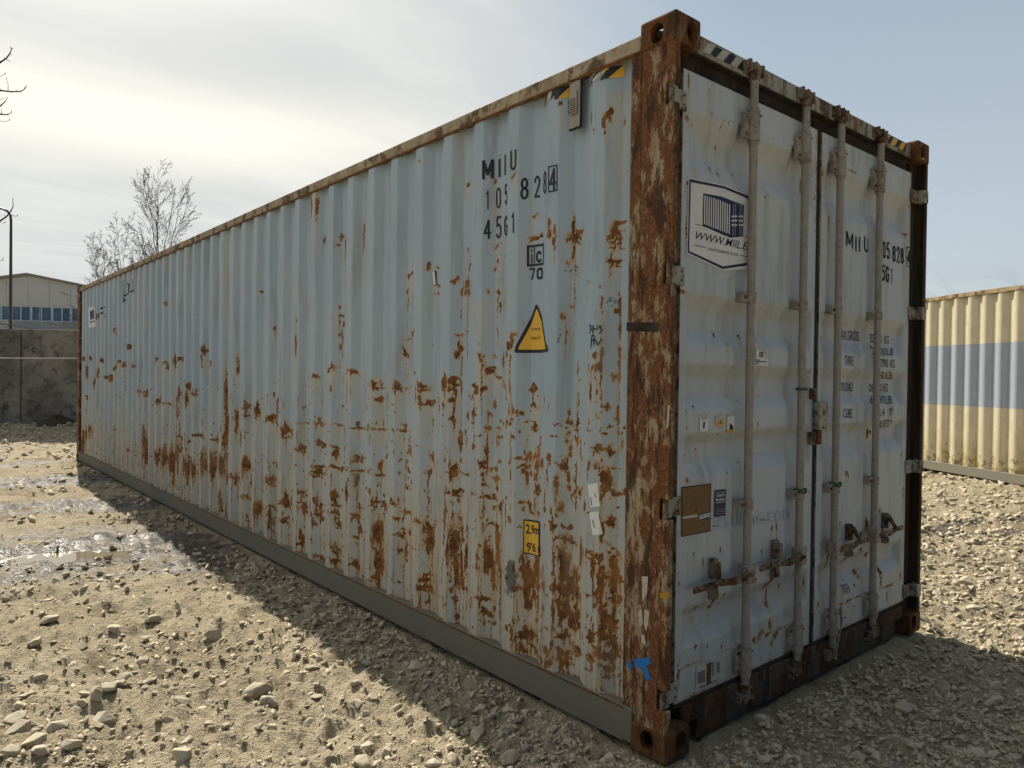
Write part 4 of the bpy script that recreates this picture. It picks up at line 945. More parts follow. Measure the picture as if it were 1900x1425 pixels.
# height sticker
K = (840, 740, 2.85)
poly(wq(cp(*K, [(374, 637), (462, 650), (461, 838), (370, 820)])), 'wall', M['black'], side0, 'height_sticker', .002)
poly(wq(cp(*K, [(381, 645), (456, 657), (455, 775), (450, 790), (455, 828), (377, 812)])), 'wall', M['yellow'], side0, 'height_sticker', .0032)
text('2,9m', wq(cp(*K, [(388, 662), (458, 672), (457, 725), (386, 722)])), 'wall', M['black'], side0, 'lettering', .02, 0, .0042)
text("9'6", wq(cp(*K, [(391, 757), (440, 762), (440, 812), (391, 806)])), 'wall', M['black'], side0, 'lettering', .02, 0, .0042)
for q in ([(715, 452), (768, 445), (782, 568), (732, 575)], [(724, 600), (772, 595), (796, 715), (742, 722)]):
    poly(wq(cp(*K, q)), 'wall', M['white'], side0, 'paper_label', .002)
strokes([wq(cp(*K, [(732, 520), (738, 560)])), wq(cp(*K, [(752, 500), (762, 520)])), wq(cp(*K, [(742, 640), (752, 680)]))], .004, 'wall', M['black'], side0, 'marking', .0032)
# pen scrawl
K = (840, 380, 3.958)
strokes([wq(cp(*K, l)) for l in ([(1002, 885), (1018, 890), (1008, 905), (1020, 915), (1005, 945)], [(1032, 885), (1030, 945)], [(1040, 912), (1052, 912)], [(1065, 890), (1065, 920)], [(1075, 893), (1092, 890), (1082, 905), (1097, 920), (1078, 945)], [(1015, 1050), (1022, 960), (1040, 962), (1038, 1030)], [(1015, 1000), (1045, 990)], [(1050, 995), (1068, 1030), (1092, 985)])], .006, 'wall', M['black'], side0, 'handwriting')
# hazard stripes under the top rail
K = (700, 100, 3.8)
def hazard(tl, tr, br_, bl, bits, parent):
    q = wq(cp(*K, [tl, tr, br_, bl]))
    for pts, mt, e in bits: poly(bil(q, np.array(pts, float)), 'wall', M[mt], parent, 'hazard_sticker', e)
hazard((1188, 287), (1368, 228), (1368, 308), (1174, 380), [([(0, 0), (.22, 0.15), (.30, 1), (.02, 1)], 'yellow', .002), ([(0.0, 0), (.16, .3), (.24, 1), (.12, 1)], 'black', .003), ([(.18, .25), (.40, .12), (.50, .6), (.42, 1), (.28, 1)], 'silver', .0025), ([(.42, .2), (.56, .4), (.56, 1), (.48, 1)], 'black', .003),
    ([(.58, 0), (1, 0), (1, 1), (.58, 1)], 'yellow', .002), ([(.58, 0.05), (.70, 0), (.99, 1), (.58, 1)], 'black', .003)], side0)
hazard((1518, 152), (1748, 75), (1744, 160), (1496, 240), [([(0, 0), (.15, .1), (.36, 1), (.1, 1)], 'yellow', .002), ([(0, 0), (.14, .22), (.40, 1), (.2, 1)], 'black', .003), ([(.16, .3), (.30, .1), (.40, .5), (.34, .9)], 'silver', .0035),
    ([(.46, 0.02), (1, 0), (1, 1), (.46, 1)], 'yellow', .002), ([(.46, 0), (.68, 0), (.96, 1), (.66, 1), (.47, .35)], 'black', .003)], side0)
# ventilator
vq = wq(cp(*K, [(1392, 218), (1475, 186), (1473, 525), (1388, 552)]))
ya, yb = min(p[0] for p in vq), max(p[0] for p in vq); za, zb = min(p[1] for p in vq), max(p[1] for p in vq)
MB().box(.0115, .018, ya - .003, yb + .003, za - .004, zb + .004).build('vent_plate', M['rubber'], side0, .002)
v_ = MB().box(.007, .0117, ya + .003, yb - .003, za + .004, zb - .004); v_.box(-.003, .0075, ya + .014, yb - .012, za + .06, zb - .05)
vo_ = v_.build('ventilator', M['vent'], side0, .005)
gl = MB()
for r in range(6):
    for c in range(5): gl.box(-.0042, -.0028, ya + .020 + c * .010, ya + .025 + c * .010, za + .066 + r * .011, za + .072 + r * .011)
gl.build('vent_grille', M['rubber'], vo_)
# gutter hole patches on the sheet
K = (480, 250, 3.167)
poly(wq(cp(*K, [(1022, 808), (1035, 800), (1042, 875), (1030, 878)])), 'wall', M['white'], side0, 'paper_label')
poly(wq(cp(*K, [(1035, 800), (1046, 800), (1048, 872), (1042, 875)])), 'wall', M['black'], side0, 'paper_label', .003)
# sign near the far end of the long side
sideN = [o for o in root.children if o.name.startswith('side_panel')][4]
K = (120, 510, 10.96)
poly(wq(cp(*K, [(487, 668), (560, 652), (620, 655), (635, 1055), (555, 1078), (492, 1060)])), 'wall', M['white'], sideN, 'sign_sticker', .003)
poly(wq(cp(*K, [(522, 735), (600, 700), (605, 890), (530, 910)])), 'wall', M['navy'], sideN, 'sign_sticker', .005)
text('WWW', wq(cp(*K, [(505, 950), (625, 925), (628, 965), (508, 985)])), 'wall', M['navy'], sideN, 'lettering', .04, 0, .005)
for q in ([(728, 665), (785, 655), (785, 695), (728, 705)], [(800, 640), (825, 635), (825, 670), (800, 675)], [(725, 765), (785, 755), (785, 795), (725, 805)], [(805, 835), (832, 830), (832, 865), (805, 870)], [(640, 780), (662, 775), (662, 915), (640, 915)], [(678, 790), (706, 785), (706, 875), (678, 878)]):
    poly(wq(cp(*K, q)), 'wall', M['black'], sideN, 'faded_lettering', .002)
strokes([wq([(236, 525), (240, 528), (238, 545), (231, 548)]), wq([(228, 520), (229, 560), (233, 556)]), wq([(246, 518), (248, 540), (242, 541)])], .02, 'wall', M['black'], sideN, 'handwriting')

# ---- post: tape, paint and scraped patches
K = (1140, 940, 2.937)
def pq(pts): return [tuple(onplane(u, v, 0, .006)[1:]) for u, v in cp(*K, pts)]
tp = polyl([pq([(112, 830), (192, 820), (200, 855), (175, 868), (202, 938), (178, 948), (150, 880), (112, 872)]), pq([(68, 845), (80, 842), (95, 870), (88, 886), (72, 882)])], 'post', M['blue'], p_near, 'blue_tape', .0025)
poly(pq([(248, 470), (300, 464), (300, 498), (250, 500)]), 'post', M['ytape'], p_near, 'paint_mark', .0025)
for q in ([(130, 570), (150, 555), (158, 640), (138, 660)], [(165, 560), (192, 565), (190, 610), (175, 680), (162, 640)], [(145, 690), (165, 700), (175, 760), (150, 740)], [(150, 380), (185, 380), (180, 470), (155, 520)]):
    poly(pq(q), 'post', M['scrape'], p_near, 'scraped_patch', .0022)
poly([tuple(onplane(u, v, 0, .006)[1:]) for u, v in [(1240, 752), (1244, 750), (1241, 792), (1237, 795)]], 'post', M['scrape'], p_near, 'scraped_patch', .0025)
poly([tuple(onplane(u, v, 0, .006)[1:]) for u, v in [(1162, 598), (1222, 598), (1222, 616), (1162, 614)]], 'post', M['headlip'], p_near, 'weld_repair', .0022)

# ---- hazard strips on the header
HY = .045
K = (1220, 80, 7.917)
def hq(pts, k=K): return [D(u, v, HY) for u, v in cp(*k, pts)]
hs = [c for c in root.children if c.name == 'door_header'][0]
for pts, mt in [([(655, 120), (745, 10), (850, 25), (770, 165)], 'label'), ([(770, 165), (850, 60), (955, 100), (850, 215)], 'black'), ([(855, 212), (955, 100), (1060, 145), (955, 270)], 'label'), ([(958, 270), (1060, 150), (1150, 195), (1058, 318)], 'black'), ([(1062, 320), (1158, 200), (1250, 240), (1160, 362)], 'label'), ([(1162, 362), (1248, 262), (1252, 412)], 'black')]:
    poly(hq(pts), HY, M[mt], hs, 'hazard_sticker', .002)
K2 = (1640, 230, 11.875)
for pts, mt in [([(20, 270), (70, 230), (140, 260), (60, 390)], 'yellow'), ([(140, 265), (205, 300), (135, 450), (65, 400)], 'black'), ([(210, 305), (310, 350), (225, 495), (130, 450)], 'yellow'), ([(310, 355), (395, 400), (310, 525), (230, 495)], 'black'), ([(395, 405), (480, 430), (400, 580), (312, 525)], 'yellow'), ([(480, 435), (500, 440), (470, 615), (405, 580)], 'black')]:
    poly(hq(pts, K2), HY, M[mt], hs, 'hazard_sticker', .002)

# ---- left door: company sign
SY = .050
K = (1260, 320, 7.5)
def sq(pts, y=SY): return [D(u, v, y) for u, v in cp(*K, pts)]
P0 = sq([(128, 72), (640, 178), (1085, 370), (1060, 1335), (600, 1368), (102, 1128)])
sg = poly(P0, SY, M['white'], door_a, 'sign_sticker', .001)
tl_, tm, tr_, brr_, bm_, bl_ = sq([(140, 90), (625, 192), (1068, 372), (1045, 1278), (600, 1345), (115, 1112)])
il = sq([(160, 135), (610, 222), (1040, 400), (1020, 1245), (605, 1308), (135, 1092)])
ol = [tl_, tm, tr_, brr_, bm_, bl_]
polyl([[ol[i], ol[(i + 1) % 6], il[(i + 1) % 6], il[i]] for i in range(6)], SY, M['navy'], door_a, 'sign_border', .0018)
polyl([sq([(332, 290), (592, 338), (710, 385), (705, 905), (322, 745)]), sq([(710, 385), (900, 455), (885, 885), (705, 905)])], SY, M['navy'], door_a, 'sign_emblem', .0018)
st_ = []
for i in range(12):
    x = 345 + i * 31.2; t = 320 + (i * 31.2) * .30 + max(0, i - 6) * 4; b = 722 + i * 12.3
    st_.append(sq([(x, t), (x + 15, t + 4), (x + 10, b + 4), (x - 6, b - 2)]))
for y in (612, 672, 733):
    for (a, b) in ((722, 802), (824, 884)): st_.append(sq([(a, y - 11), (b, y - 11), (b, y + 11), (a, y + 11)]))
for (a, b) in ((754, 742), (782, 770), (842, 835), (868, 862)): st_.append(sq([(a - 2, 440), (a + 2, 440), (b + 2, 885), (b - 2, 885)]))
polyl(st_, SY, M['white'], door_a, 'sign_emblem', .0026)
polyl([sq([(212, 715), (330, 738), (330, 746), (212, 724)]), sq([(330, 738), (705, 896), (705, 908), (330, 748)]), sq([(705, 896), (885, 880), (885, 892), (705, 908)]), sq([(885, 882), (1005, 905), (1005, 912), (885, 890)]),
       sq([(205, 1005), (360, 1040), (360, 1050), (205, 1016)]), sq([(848, 1150), (1000, 1172), (1000, 1182), (848, 1160)])], SY, M['navy'], door_a, 'sign_rule', .0018)
text('WWW.MIIL.EE', sq([(232, 820), (1010, 990), (1000, 1100), (220, 925)]), SY, M['black'], door_a, 'lettering', .006, .25, .0018)
text('KONTEINERITE MÜÜK', sq([(398, 1035), (822, 1120), (820, 1168), (395, 1085)]), SY, M['black'], door_a, 'lettering', 0, 0, .0018)
# ghosts of older lettering
text('maerskline.com', dq([(1270, 960), (1466, 936), (1466, 962), (1270, 990)]), 'door', M['ghost'], door_a, 'ghost_lettering', .03)
# OK label, torn stickers
K = (1220, 620, 4.193)
def eq(pts): return dq(cp(*K, pts))
poly(eq([(745, 72), (850, 105), (850, 250), (755, 240)]), 'door', M['white'], door_a, 'inspection_label', .002)
poly(eq([(765, 80), (850, 108), (845, 205), (812, 130), (765, 115)]), 'door', M['silver'], door_a, 'inspection_label', .003)
text('OK', eq([(783, 135), (820, 138), (820, 182), (783, 178)]), 'door', M['black'], door_a, 'lettering', .04, 0, .004)
strokes([eq([(762, 200), (790, 202)]), eq([(762, 212), (840, 216)]), eq([(762, 227), (780, 228)])], .004, 'door', M['black'], door_a, 'lettering', .003)
for q, mt, e in (([(322, 640), (390, 625), (388, 752), (322, 755)], 'white', .002), ([(445, 640), (518, 625), (512, 722), (443, 705)], 'label', .002), ([(452, 695), (515, 665), (505, 720), (455, 708)], 'yellow', .003), ([(538, 640), (600, 620), (585, 770), (525, 765)], 'white', .002), ([(530, 742), (585, 745), (583, 770), (523, 766)], 'yellow', .003), ([(556, 690), (580, 715), (582, 745), (555, 742)], 'black', .004), ([(350, 680), (365, 685), (358, 735), (348, 735)], 'black', .003), ([(545, 618), (600, 615), (598, 640), (540, 640)], 'silver', .003), ([(325, 628), (390, 622), (380, 660), (340, 670)], 'silver', .003)):
    poly(eq(q), 'door', M[mt], door_a, 'torn_sticker', e)
text('A', eq([(475, 672), (495, 672), (495, 700), (475, 700)]), 'door', M['black'], door_a, 'lettering', .02, 0, .004)
# brown board with plates, certification label
K = (1260, 880, 10.96)
bq = dq(cp(*K, [(52, 265), (655, 185), (640, 1155), (48, 1275)]), .049)
poly(bq, .049, M['rubber'], door_a, 'backing_board', .0)
poly(dq(cp(*K, [(68, 285), (645, 200), (632, 1140), (62, 1255)]), .048), .048, M['board'], door_a, 'backing_board', .0)
poly(dq(cp(*K, [(72, 862), (372, 812), (372, 868), (75, 910)]), .047), .047, M['label'], door_a, 'number_plate', .0)
poly(dq(cp(*K, [(405, 805), (645, 760), (645, 905), (405, 980)]), .047), .047, M['black'], door_a, 'number_plate', .0)
poly(dq(cp(*K, [(418, 835), (632, 778), (632, 898), (418, 965)]), .0465), .0465, M['white'], door_a, 'number_plate', .0)
text('70 35', dq(cp(*K, [(435, 850), (620, 800), (620, 845), (435, 888)]), .046), .046, M['black'], door_a, 'lettering', .02, 0, .0)
strokes([dq(cp(*K, [(430, 935), (620, 880)]), .046)], .008, .046, M['black'], door_a, 'lettering', .0)
poly(dq(cp(*K, [(318, 700), (380, 690), (378, 745), (345, 760), (320, 740)]), .047), .047, M['weld'], door_a, 'rust_spot', .0)
poly(dq(cp(*K, [(712, 322), (942, 298), (932, 838), (698, 872)])), 'door', M['navy'], door_a, 'certificate_label', .002)
K = (1260, 880, 10.96)
text("Lloyd's", eq([(748, 392), (912, 370), (910, 465), (745, 480)]), 'door', M['white'], door_a, 'lettering', .02, 0, .003)
text('Register', eq([(732, 490), (918, 465), (916, 545), (730, 565)]), 'door', M['white'], door_a, 'lettering', .02, 0, .003)
polyl([eq([(738, 372), (918, 348), (918, 356), (738, 380)]), eq([(728, 575), (915, 553), (915, 562), (728, 584)])], 'door', M['white'], door_a, 'rule', .003)
for i, tx in enumerate(('CONTAINER', 'CERTIFICATION', 'SCHEME')): text(tx, eq([(728, 715 + i * 42), (916, 692 + i * 42), (916, 712 + i * 42), (728, 735 + i * 42)]), 'door', M['label'], door_a, 'lettering', .0, 0, .003)
# weight plate on the bottom plate of the left door
K = (1270, 1200, 15.84)
poly(rounded(eq([(330, 540), (1050, 330), (1045, 990), (320, 1310)]), .06, 3), 'door', M['label'], door_a, 'data_plate', .002)
poly(eq([(630, 490), (770, 450), (750, 1070), (625, 1110)]), 'door', M['weld'], door_a, 'rust_streak', .003)
ln = []
for i in range(6): ln.append(eq([(370, 770 + i * 58), (585, 700 + i * 58)])); ln.append(eq([(790, 480 + i * 70), (840, 465 + i * 70)]))
for i in range(5): ln.append(eq([(930, 490 + i * 62), (1010, 465 + i * 62)]))
ln.append(eq([(430, 1190), (690, 1090)])); ln.append(eq([(700, 1075), (930, 975)]))
strokes(ln, .0045, 'door', M['black'], door_a, 'lettering', .003)
K = (1380, 960, 3.75)
poly(eq([(668, 655), (758, 612), (758, 700), (672, 748)]), 'door', M['label'], door_b, 'data_plate', .002)
poly(eq([(995, 510), (1055, 492), (1055, 562), (995, 585)]), 'door', M['label'], door_b, 'data_plate', .002)
strokes([eq([(685, 702), (705, 694)])], .006, 'door', M['black'], door_b, 'marking', .003)
for i in range(4): strokes([eq([(668 + i * 14, 468 + i * -3), (690 + i * 14, 530 + i * -3)])], .006, 'door', M['black'], door_b, 'marking', .003)
# number and weight table on the right door
K = (1460, 380, 4.454)
for ch, l, t, r, b, tr in [('M',488,240,545,372,-30),('I',562,258,575,392,-4),('I',592,262,604,394,-3),('U',637,268,668,404,-10),('1',748,300,768,440,-4),('0',790,306,812,446,-6),('5',822,314,848,454,-8),('8',870,342,896,476,-8),('2',905,350,930,484,-8),('8',938,360,963,494,-8),('4',992,378,1022,505,-8),('4',738,482,772,622,-8),('5',783,500,808,634,-8),('G',815,510,842,646,-8),('1',856,522,872,655,-4)]:
    glyph(ch, dq(cq(*K, l, t, r, b, tr)), 'door', M['black'], door_b, .0125)
frame(dq(cq(*K, 985, 353, 1027, 520, -8)), 'door', .006, M['black'], door_b)
K = (1540, 590, 6.194)
for tx, l, t, r, b, tr in [('MAX.GROSS',88,155,334,268,-22),('TARE',163,440,262,548,-8),('PAYLOAD',70,745,260,845,-8),('CUBE',145,1045,250,1150,-4),
    ('32500',450,195,592,295,-16),('KG',620,205,670,300,-4),('71650',475,345,640,430,-6),('LB',652,350,720,432,-4),('3.790',515,475,660,568,-6),('KG',688,482,740,575,-4),('8360',500,622,618,700,-3),('LB',640,625,712,705,-2),('28710',440,755,590,848,-2),('KG',610,755,660,850,-1),('63290',455,895,612,982,0),('LB',625,895,708,985,0),('76.4',505,1040,622,1130,3),('M',680,1030,708,1128,1),('3',710,1025,724,1058,0),('2700',480,1178,588,1265,4),('FT',612,1172,682,1262,1),('3',685,1170,704,1205,0)]:
    q = dq(cq(*K, l, t, r, b, tr))
    text(tx, q, 'door', M['black'], door_b, 'lettering', .0)

# ================================================================== ground
def rut_zone(x, y):
    """wet, churned mud left of the container: two bands across the yard"""
    n = 0.35 * fbm(x * 0.8, y * 0.8, 3, 61)
    b1 = np.exp(-(((y + 0.35 * x - 4.75 + n) / 0.85) ** 2)) * sstep(0.1, -0.4, x)
    b2 = np.exp(-(((y + 0.30 * x - 7.25 + n) / 0.42) ** 2)) * sstep(0.3, -0.3, x)
    b3 = np.exp(-(((y + 0.1 * x - 9.7 + n) / 0.55) ** 2)) * sstep(0.6, -0.3, x)
    b4 = 0.7 * np.exp(-(((y - 12.0 + n) / 0.25) ** 2)) * sstep(1.0, 0.0, x)
    return np.clip(np.maximum(np.maximum(b1, b2), np.maximum(b3, b4)), 0, 1)
PUDDLES = [(-1.25, 5.05, 0.52, 0.19, -0.014), (6.6, 0.75, 0.75, 0.16, -0.012)]
# sheets of water standing between the ridges of the churned bands: centre, half length, half width, level
SHEETS = [(-1.55, 5.20, 1.5, 0.45, -0.016), (-1.35, 7.55, 1.3, 0.30, -0.018), (-1.6, 9.75, 1.7, 0.40, -0.019), (-0.4, 11.95, 0.9, 0.16, -0.018)]
PROT = -0.33
def pud_local(x, y, p):
    c, s = math.cos(PROT), math.sin(PROT); dx, dy = x - p[0], y - p[1]
    return (dx * c + dy * s) / p[2], (-dx * s + dy * c) / p[3]
def ground_h(x, y):
    x = np.asarray(x, float); y = np.asarray(y, float)
    r = np.hypot(x - CAM[0], y - CAM[1])
    h = 0.030 * fbm(x * 0.33, y * 0.33, 3, 71) + 0.022 * fbm(x * 1.6, y * 1.6, 3, 72)
    h = h + (0.042 * fbm(x * 4.0, y * 4.0, 3, 73) + 0.036 * fbm(x * 13, y * 13, 3, 74)) * sstep(45, 12, r)
    m = rut_zone(x, y)
    u_, v_ = x * math.cos(PROT) + y * math.sin(PROT), -x * math.sin(PROT) + y * math.cos(PROT)
    rid = 0.9 * np.abs(fbm(u_ * 2.2 + 3, v_ * 6.0, 3, 75)) + 0.6 * np.abs(fbm(u_ * 5.5, v_ * 12, 3, 80))
    h = h * (1 - 0.75 * m) + m * (0.105 * rid - 0.032 + 0.012 * fbm(x * 14, y * 14, 2, 79))
    for p in PUDDLES:
        a, b = pud_local(x, y, p); d = np.sqrt(a * a + b * b) + 0.35 * fbm(x * 5, y * 5, 3, 76)
        h = np.where(d < 1.6, h + (p[4] - 0.02 - h) * sstep(1.35, 0.75, d), h)
    # nothing stands higher than the container's feet
    inside = sstep(-0.07, 0.0, x) * sstep(2.51, 2.44, x) * sstep(-0.07, 0.0, y) * sstep(12.27, 12.2, y)
    h = h * (1 - inside) + inside * np.minimum(h, 0.0) * .5 - inside * .006
    # gravel bank along the foot of the concrete wall
    dw = (x - WALL0[0]) * WALLN[0] + (y - WALL0[1]) * WALLN[1]
    bank = sstep(2.7, 0.4, dw) * sstep(-3, -.5, dw)
    return h + bank * (0.24 + 0.08 * fbm(x * 1.3, y * 1.3, 3, 77)) * sstep(14, 6, np.abs(x - 0.3))
# concrete wall line (seen just left of the container's far end)
WALL0 = np.array([0.25, 18.25]); WALLD = np.array([0.857, -0.515]); WALLN = np.array([-0.515, -0.857])
rr = [0.35]
while rr[-1] < 32: rr.append(rr[-1] * 1.0085 + 0.001)
while rr[-1] < 900: rr.append(rr[-1] * 1.18)
rr = np.array(rr)
va = math.pi / 2 + YAW
aa = np.concatenate([np.arange(-43, 43, 0.17), np.arange(43, 317, 4.0)]) * math.pi / 180 + va
aa = np.append(aa, aa[0] + 2 * math.pi)
RR, AA = np.meshgrid(rr, aa, indexing='ij')
GX, GY = CAM[0] + RR * np.cos(AA), CAM[1] + RR * np.sin(AA)
GZH = ground_h(GX, GY)
V = np.stack([GX, GY, GZH], -1).reshape(-1, 3)
cen = len(V); V = np.vstack([V, [[CAM[0], CAM[1], 0.0]]])
me = npmesh('ground', V, gridfaces(len(rr), len(aa)))
wet = rut_zone(GX, GY) * (0.55 + 0.9 * fbm(GX * 1.5, GY * 4.0, 3, 78))
wet = sstep(0.03, 0.28, wet)
for p in PUDDLES:
    a, b = pud_local(GX, GY, p); wet = np.maximum(wet, sstep(2.2, 1.2, np.sqrt(a * a + b * b) + 0.5 * fbm(GX * 4, GY * 4, 3, 95)))
fattr(me, 'wet', np.append(wet.ravel(), 0))
g = link('ground', me, M['ground'], None, True); tag(g, kind='structure')
for p in PUDDLES + SHEETS:
    n = 40; vs_ = []
    c, s = math.cos(PROT), math.sin(PROT)
    for k in range(n):
        a = 2 * math.pi * k / n; ex_, ey_ = 1.25 * p[2] * math.cos(a), 1.25 * p[3] * math.sin(a)
        vs_.append((p[0] + ex_ * c - ey_ * s, p[1] + ex_ * s + ey_ * c, p[4] - 0.004))
    o = MB().add(vs_, [tuple(range(n))]).build('puddle', M['water']); tag(o, kind='structure')

# ================================================================== stones
def rock_mesh(seed, sub):
    """an angular broken stone: the hull of a handful of points"""
    r = np.random.default_rng(seed); n = 16 if sub > 1 else 9
    P = r.normal(size=(n, 3)); P /= np.linalg.norm(P, axis=1)[:, None]; P *= (0.72 + 0.28 * r.random((n, 1)))
    P *= np.array([1.0, 0.60 + 0.35 * r.random(), 0.40 + 0.30 * r.random()]); P /= np.abs(P[:, 0]).max()
    bm = bmesh.new()
    for p in P: bm.verts.new(p)
    res = bmesh.ops.convex_hull(bm, input=list(bm.verts))
    bmesh.ops.delete(bm, geom=[v for v in bm.verts if not v.link_faces], context='VERTS')
    if sub > 1: bmesh.ops.bevel(bm, geom=list(bm.edges), offset=0.05, segments=1, affect='EDGES', profile=0.5, clamp_overlap=True)
    bmesh.ops.triangulate(bm, faces=bm.faces)
    me = bpy.data.meshes.new('stone'); bm.to_mesh(me); bm.free(); me.materials.append(M['stone']); return me
BIG = [rock_mesh(i, 2) for i in range(14)]
EX = crop(0, 860, 2.522, [(75,1180,100,0),(80,1225,120,0),(185,1200,100,0),(270,1205,120,0),(165,1150,70,0),(165,1260,70,0),(155,1305,110,0),(50,1345,110,0),(310,1100,60,0),(340,1125,70,0),(385,1130,55,0),(395,1070,70,0),(445,1100,90,0),(450,1045,60,0),(510,1070,90,0),(550,1045,70,0),(585,1005,80,0),(525,990,50,0),(610,970,70,0),(700,1005,80,0),(670,935,70,0),(330,930,75,0),(250,1050,70,0),(130,1075,80,0),(185,985,80,0),(405,1210,60,0),(495,1180,100,0),(470,1225,80,0),(335,1325,110,0),(190,1360,90,0),(380,845,70,0),(565,850,80,0),(540,770,80,0),(235,725,90,0),(165,840,90,0),(820,1080,70,0),(840,1110,70,0),(770,1140,70,0),(780,1185,70,0),(765,1250,60,0),(710,1255,60,0),(650,1258,60,0),(940,1120,60,0),(985,1100,50,0),(1200,1045,150,0),(1255,1105,110,0),(1480,1085,60,0),(1460,955,70,0),(880,1300,90,0),(850,1390,110,0),(1060,1220,70,0),(1210,1230,60,0),(1275,1215,70,0),(1445,1185,90,0),(680,810,70,0),(1000,800,90,0),(1040,570,40,0),(830,445,60,0),(715,720,80,0)])
EX += crop(600, 1000, 3.167, [(195,960,100,0),(290,930,80,0),(190,845,80,0),(350,835,60,0),(440,955,80,0),(400,1195,110,0),(250,1220,90,0),(230,1290,220,0),(375,1250,80,0),(420,1248,45,0),(650,1320,120,0),(760,1290,110,0),(170,1100,70,0),(500,1070,80,0),(620,850,90,0),(490,540,60,0),(415,545,80,0),(630,735,50,0),(535,790,50,0),(580,790,40,0),(780,1055,90,0),(910,1150,110,0),(840,1100,60,0),(1100,1260,130,0),(1110,1320,130,0),(1130,1045,75,0),(1235,1085,90,0),(1190,1000,80,0),(1010,960,80,0),(920,980,90,0),(1100,985,80,0),(1440,1170,110,0),(1460,1230,110,0),(1590,1230,80,0),(1680,1260,100,0),(1600,1270,60,0),(1640,1150,100,0),(1270,1010,50,0),(1360,1100,80,0),(1250,1150,50,0),(1230,1320,60,0),(1180,1220,60,0)])
EX += crop(1560, 860, 2.523, [(265,825,60,0),(215,880,60,0),(290,1145,110,0),(155,1165,40,0),(495,1275,60,0),(630,1340,90,0),(720,1350,90,0),(820,1380,100,0),(350,1360,60,0),(480,1010,80,0),(425,1310,40,0),(590,1190,60,0),(80,1220,70,0),(35,1230,60,0),(30,1040,60,0),(130,1000,60,0),(500,1330,90,0),(130,1320,80,0),(30,1330,70,0),(80,1360,70,0),(600,760,60,0),(710,740,60,0),(535,690,60,0),(590,560,80,0),(620,590,40,0),(440,600,60,0),(490,605,40,0),(455,320,40,0),(596,347,20,0),(670,160,50,0),(680,90,40,0)])
EX += crop(1140, 940, 2.937, [(480,1330,110,0),(560,1280,110,0),(580,1385,100,0),(630,1240,80,0),(680,1280,80,0),(720,1350,70,0),(750,1280,70,0),(800,1170,90,0),(850,1330,70,0),(820,1390,110,0),(670,1300,50,0),(745,1250,40,0)])
EX += crop(1380, 960, 3.75, [(480,1165,90,0),(700,1150,90,0),(560,1140,110,0),(690,1030,80,0),(700,1080,60,0),(900,1340,70,0),(1100,1320,140,0),(740,1320,90,0),(460,1290,70,0),(350,1250,90,0),(800,1260,80,0),(980,1170,60,0),(230,1290,100,0),(280,1390,120,0),(120,1400,100,0),(600,1390,70,0),(860,1060,60,0),(760,1370,90,0)])
# name what stands by each stone, so that a cluster can be found in the photograph
def rock_label(x, y, L):
    big = 'large ' if L > .13 else ('fist-sized ' if L > .06 else 'small ')
    if x > 0.2 and y < 0.15:
        if x > 2.6: where = 'on the sunlit ground right of the container' if y > -0.1 else 'in the shadow to the right of the doors'
        else: where = 'in the shade below the container doors'
    elif x > -0.475 and y > -2.9:
        where = 'in the shade beside the container ' + ('near its rusty corner' if y < 1.2 else 'further along the rail')
    elif x > 2.6: where = 'on the sunlit ground right of the container'
    elif x < -1.05 and y < 2.2: where = 'in the sunlit cluster at the lower left'
    elif y < 1.5: where = 'on the sunlit mud in the near foreground'
    elif y < 4: where = 'on the sunlit mud left of the container'
    else: where = 'near the wet mud left of the container'
    return big + 'pale stone ' + where, 'stones ' + where
def in_box(x, y, m=0.0):
    return (-m < x < CW + m) and (-m < y < CL + m)
placed = []; stones = []
def put_stone(x, y, L, sink=0.26, gap=.45):
    if in_box(x, y, L * 0.45) or any((x - a) ** 2 + (y - b) ** 2 < (0.7 * (L + c)) ** 2 * gap for a, b, c in placed): return
    placed.append((x, y, L))
    o = link('stone', random.choice(BIG)); h = L / 2
    o.scale = (h, h * random.uniform(.8, 1.15), h * random.uniform(.85, 1.25)); o.rotation_euler = (random.uniform(-.25, .25), random.uniform(-.25, .25), random.uniform(0, 6.28))
    o.location = (x, y, float(ground_h(x, y)) + h * .38 - h * sink)
    lab, grp = rock_label(x, y, L); tag(o, lab, 'stone', grp); stones.append(o)
for (u, v, w_, _) in EX:
    v = min(v, 1500); p = onplane(u, v + w_ * .12, 2, 0.0); dep = (p - CAM) @ RM[:, 1]
    put_stone(p[0], p[1], 1.0 * w_ / F_PX * dep, .24, .17)
tries = 0
while len(placed) < 292 and tries < 4000:
    tries += 1
    u, v = rng.uniform(0, 1900), rng.uniform(1010, 1424) if rng.random() < .8 else rng.uniform(900, 1424)
    p = onplane(u, v, 2, 0.0)
    if in_box(p[0], p[1], .05): continue
    dep = (p - CAM) @ RM[:, 1]; wpx = rng.uniform(13, 30) if (p[0] > -.475) else rng.uniform(9, 19)
    put_stone(p[0], p[1], wpx / F_PX * dep)

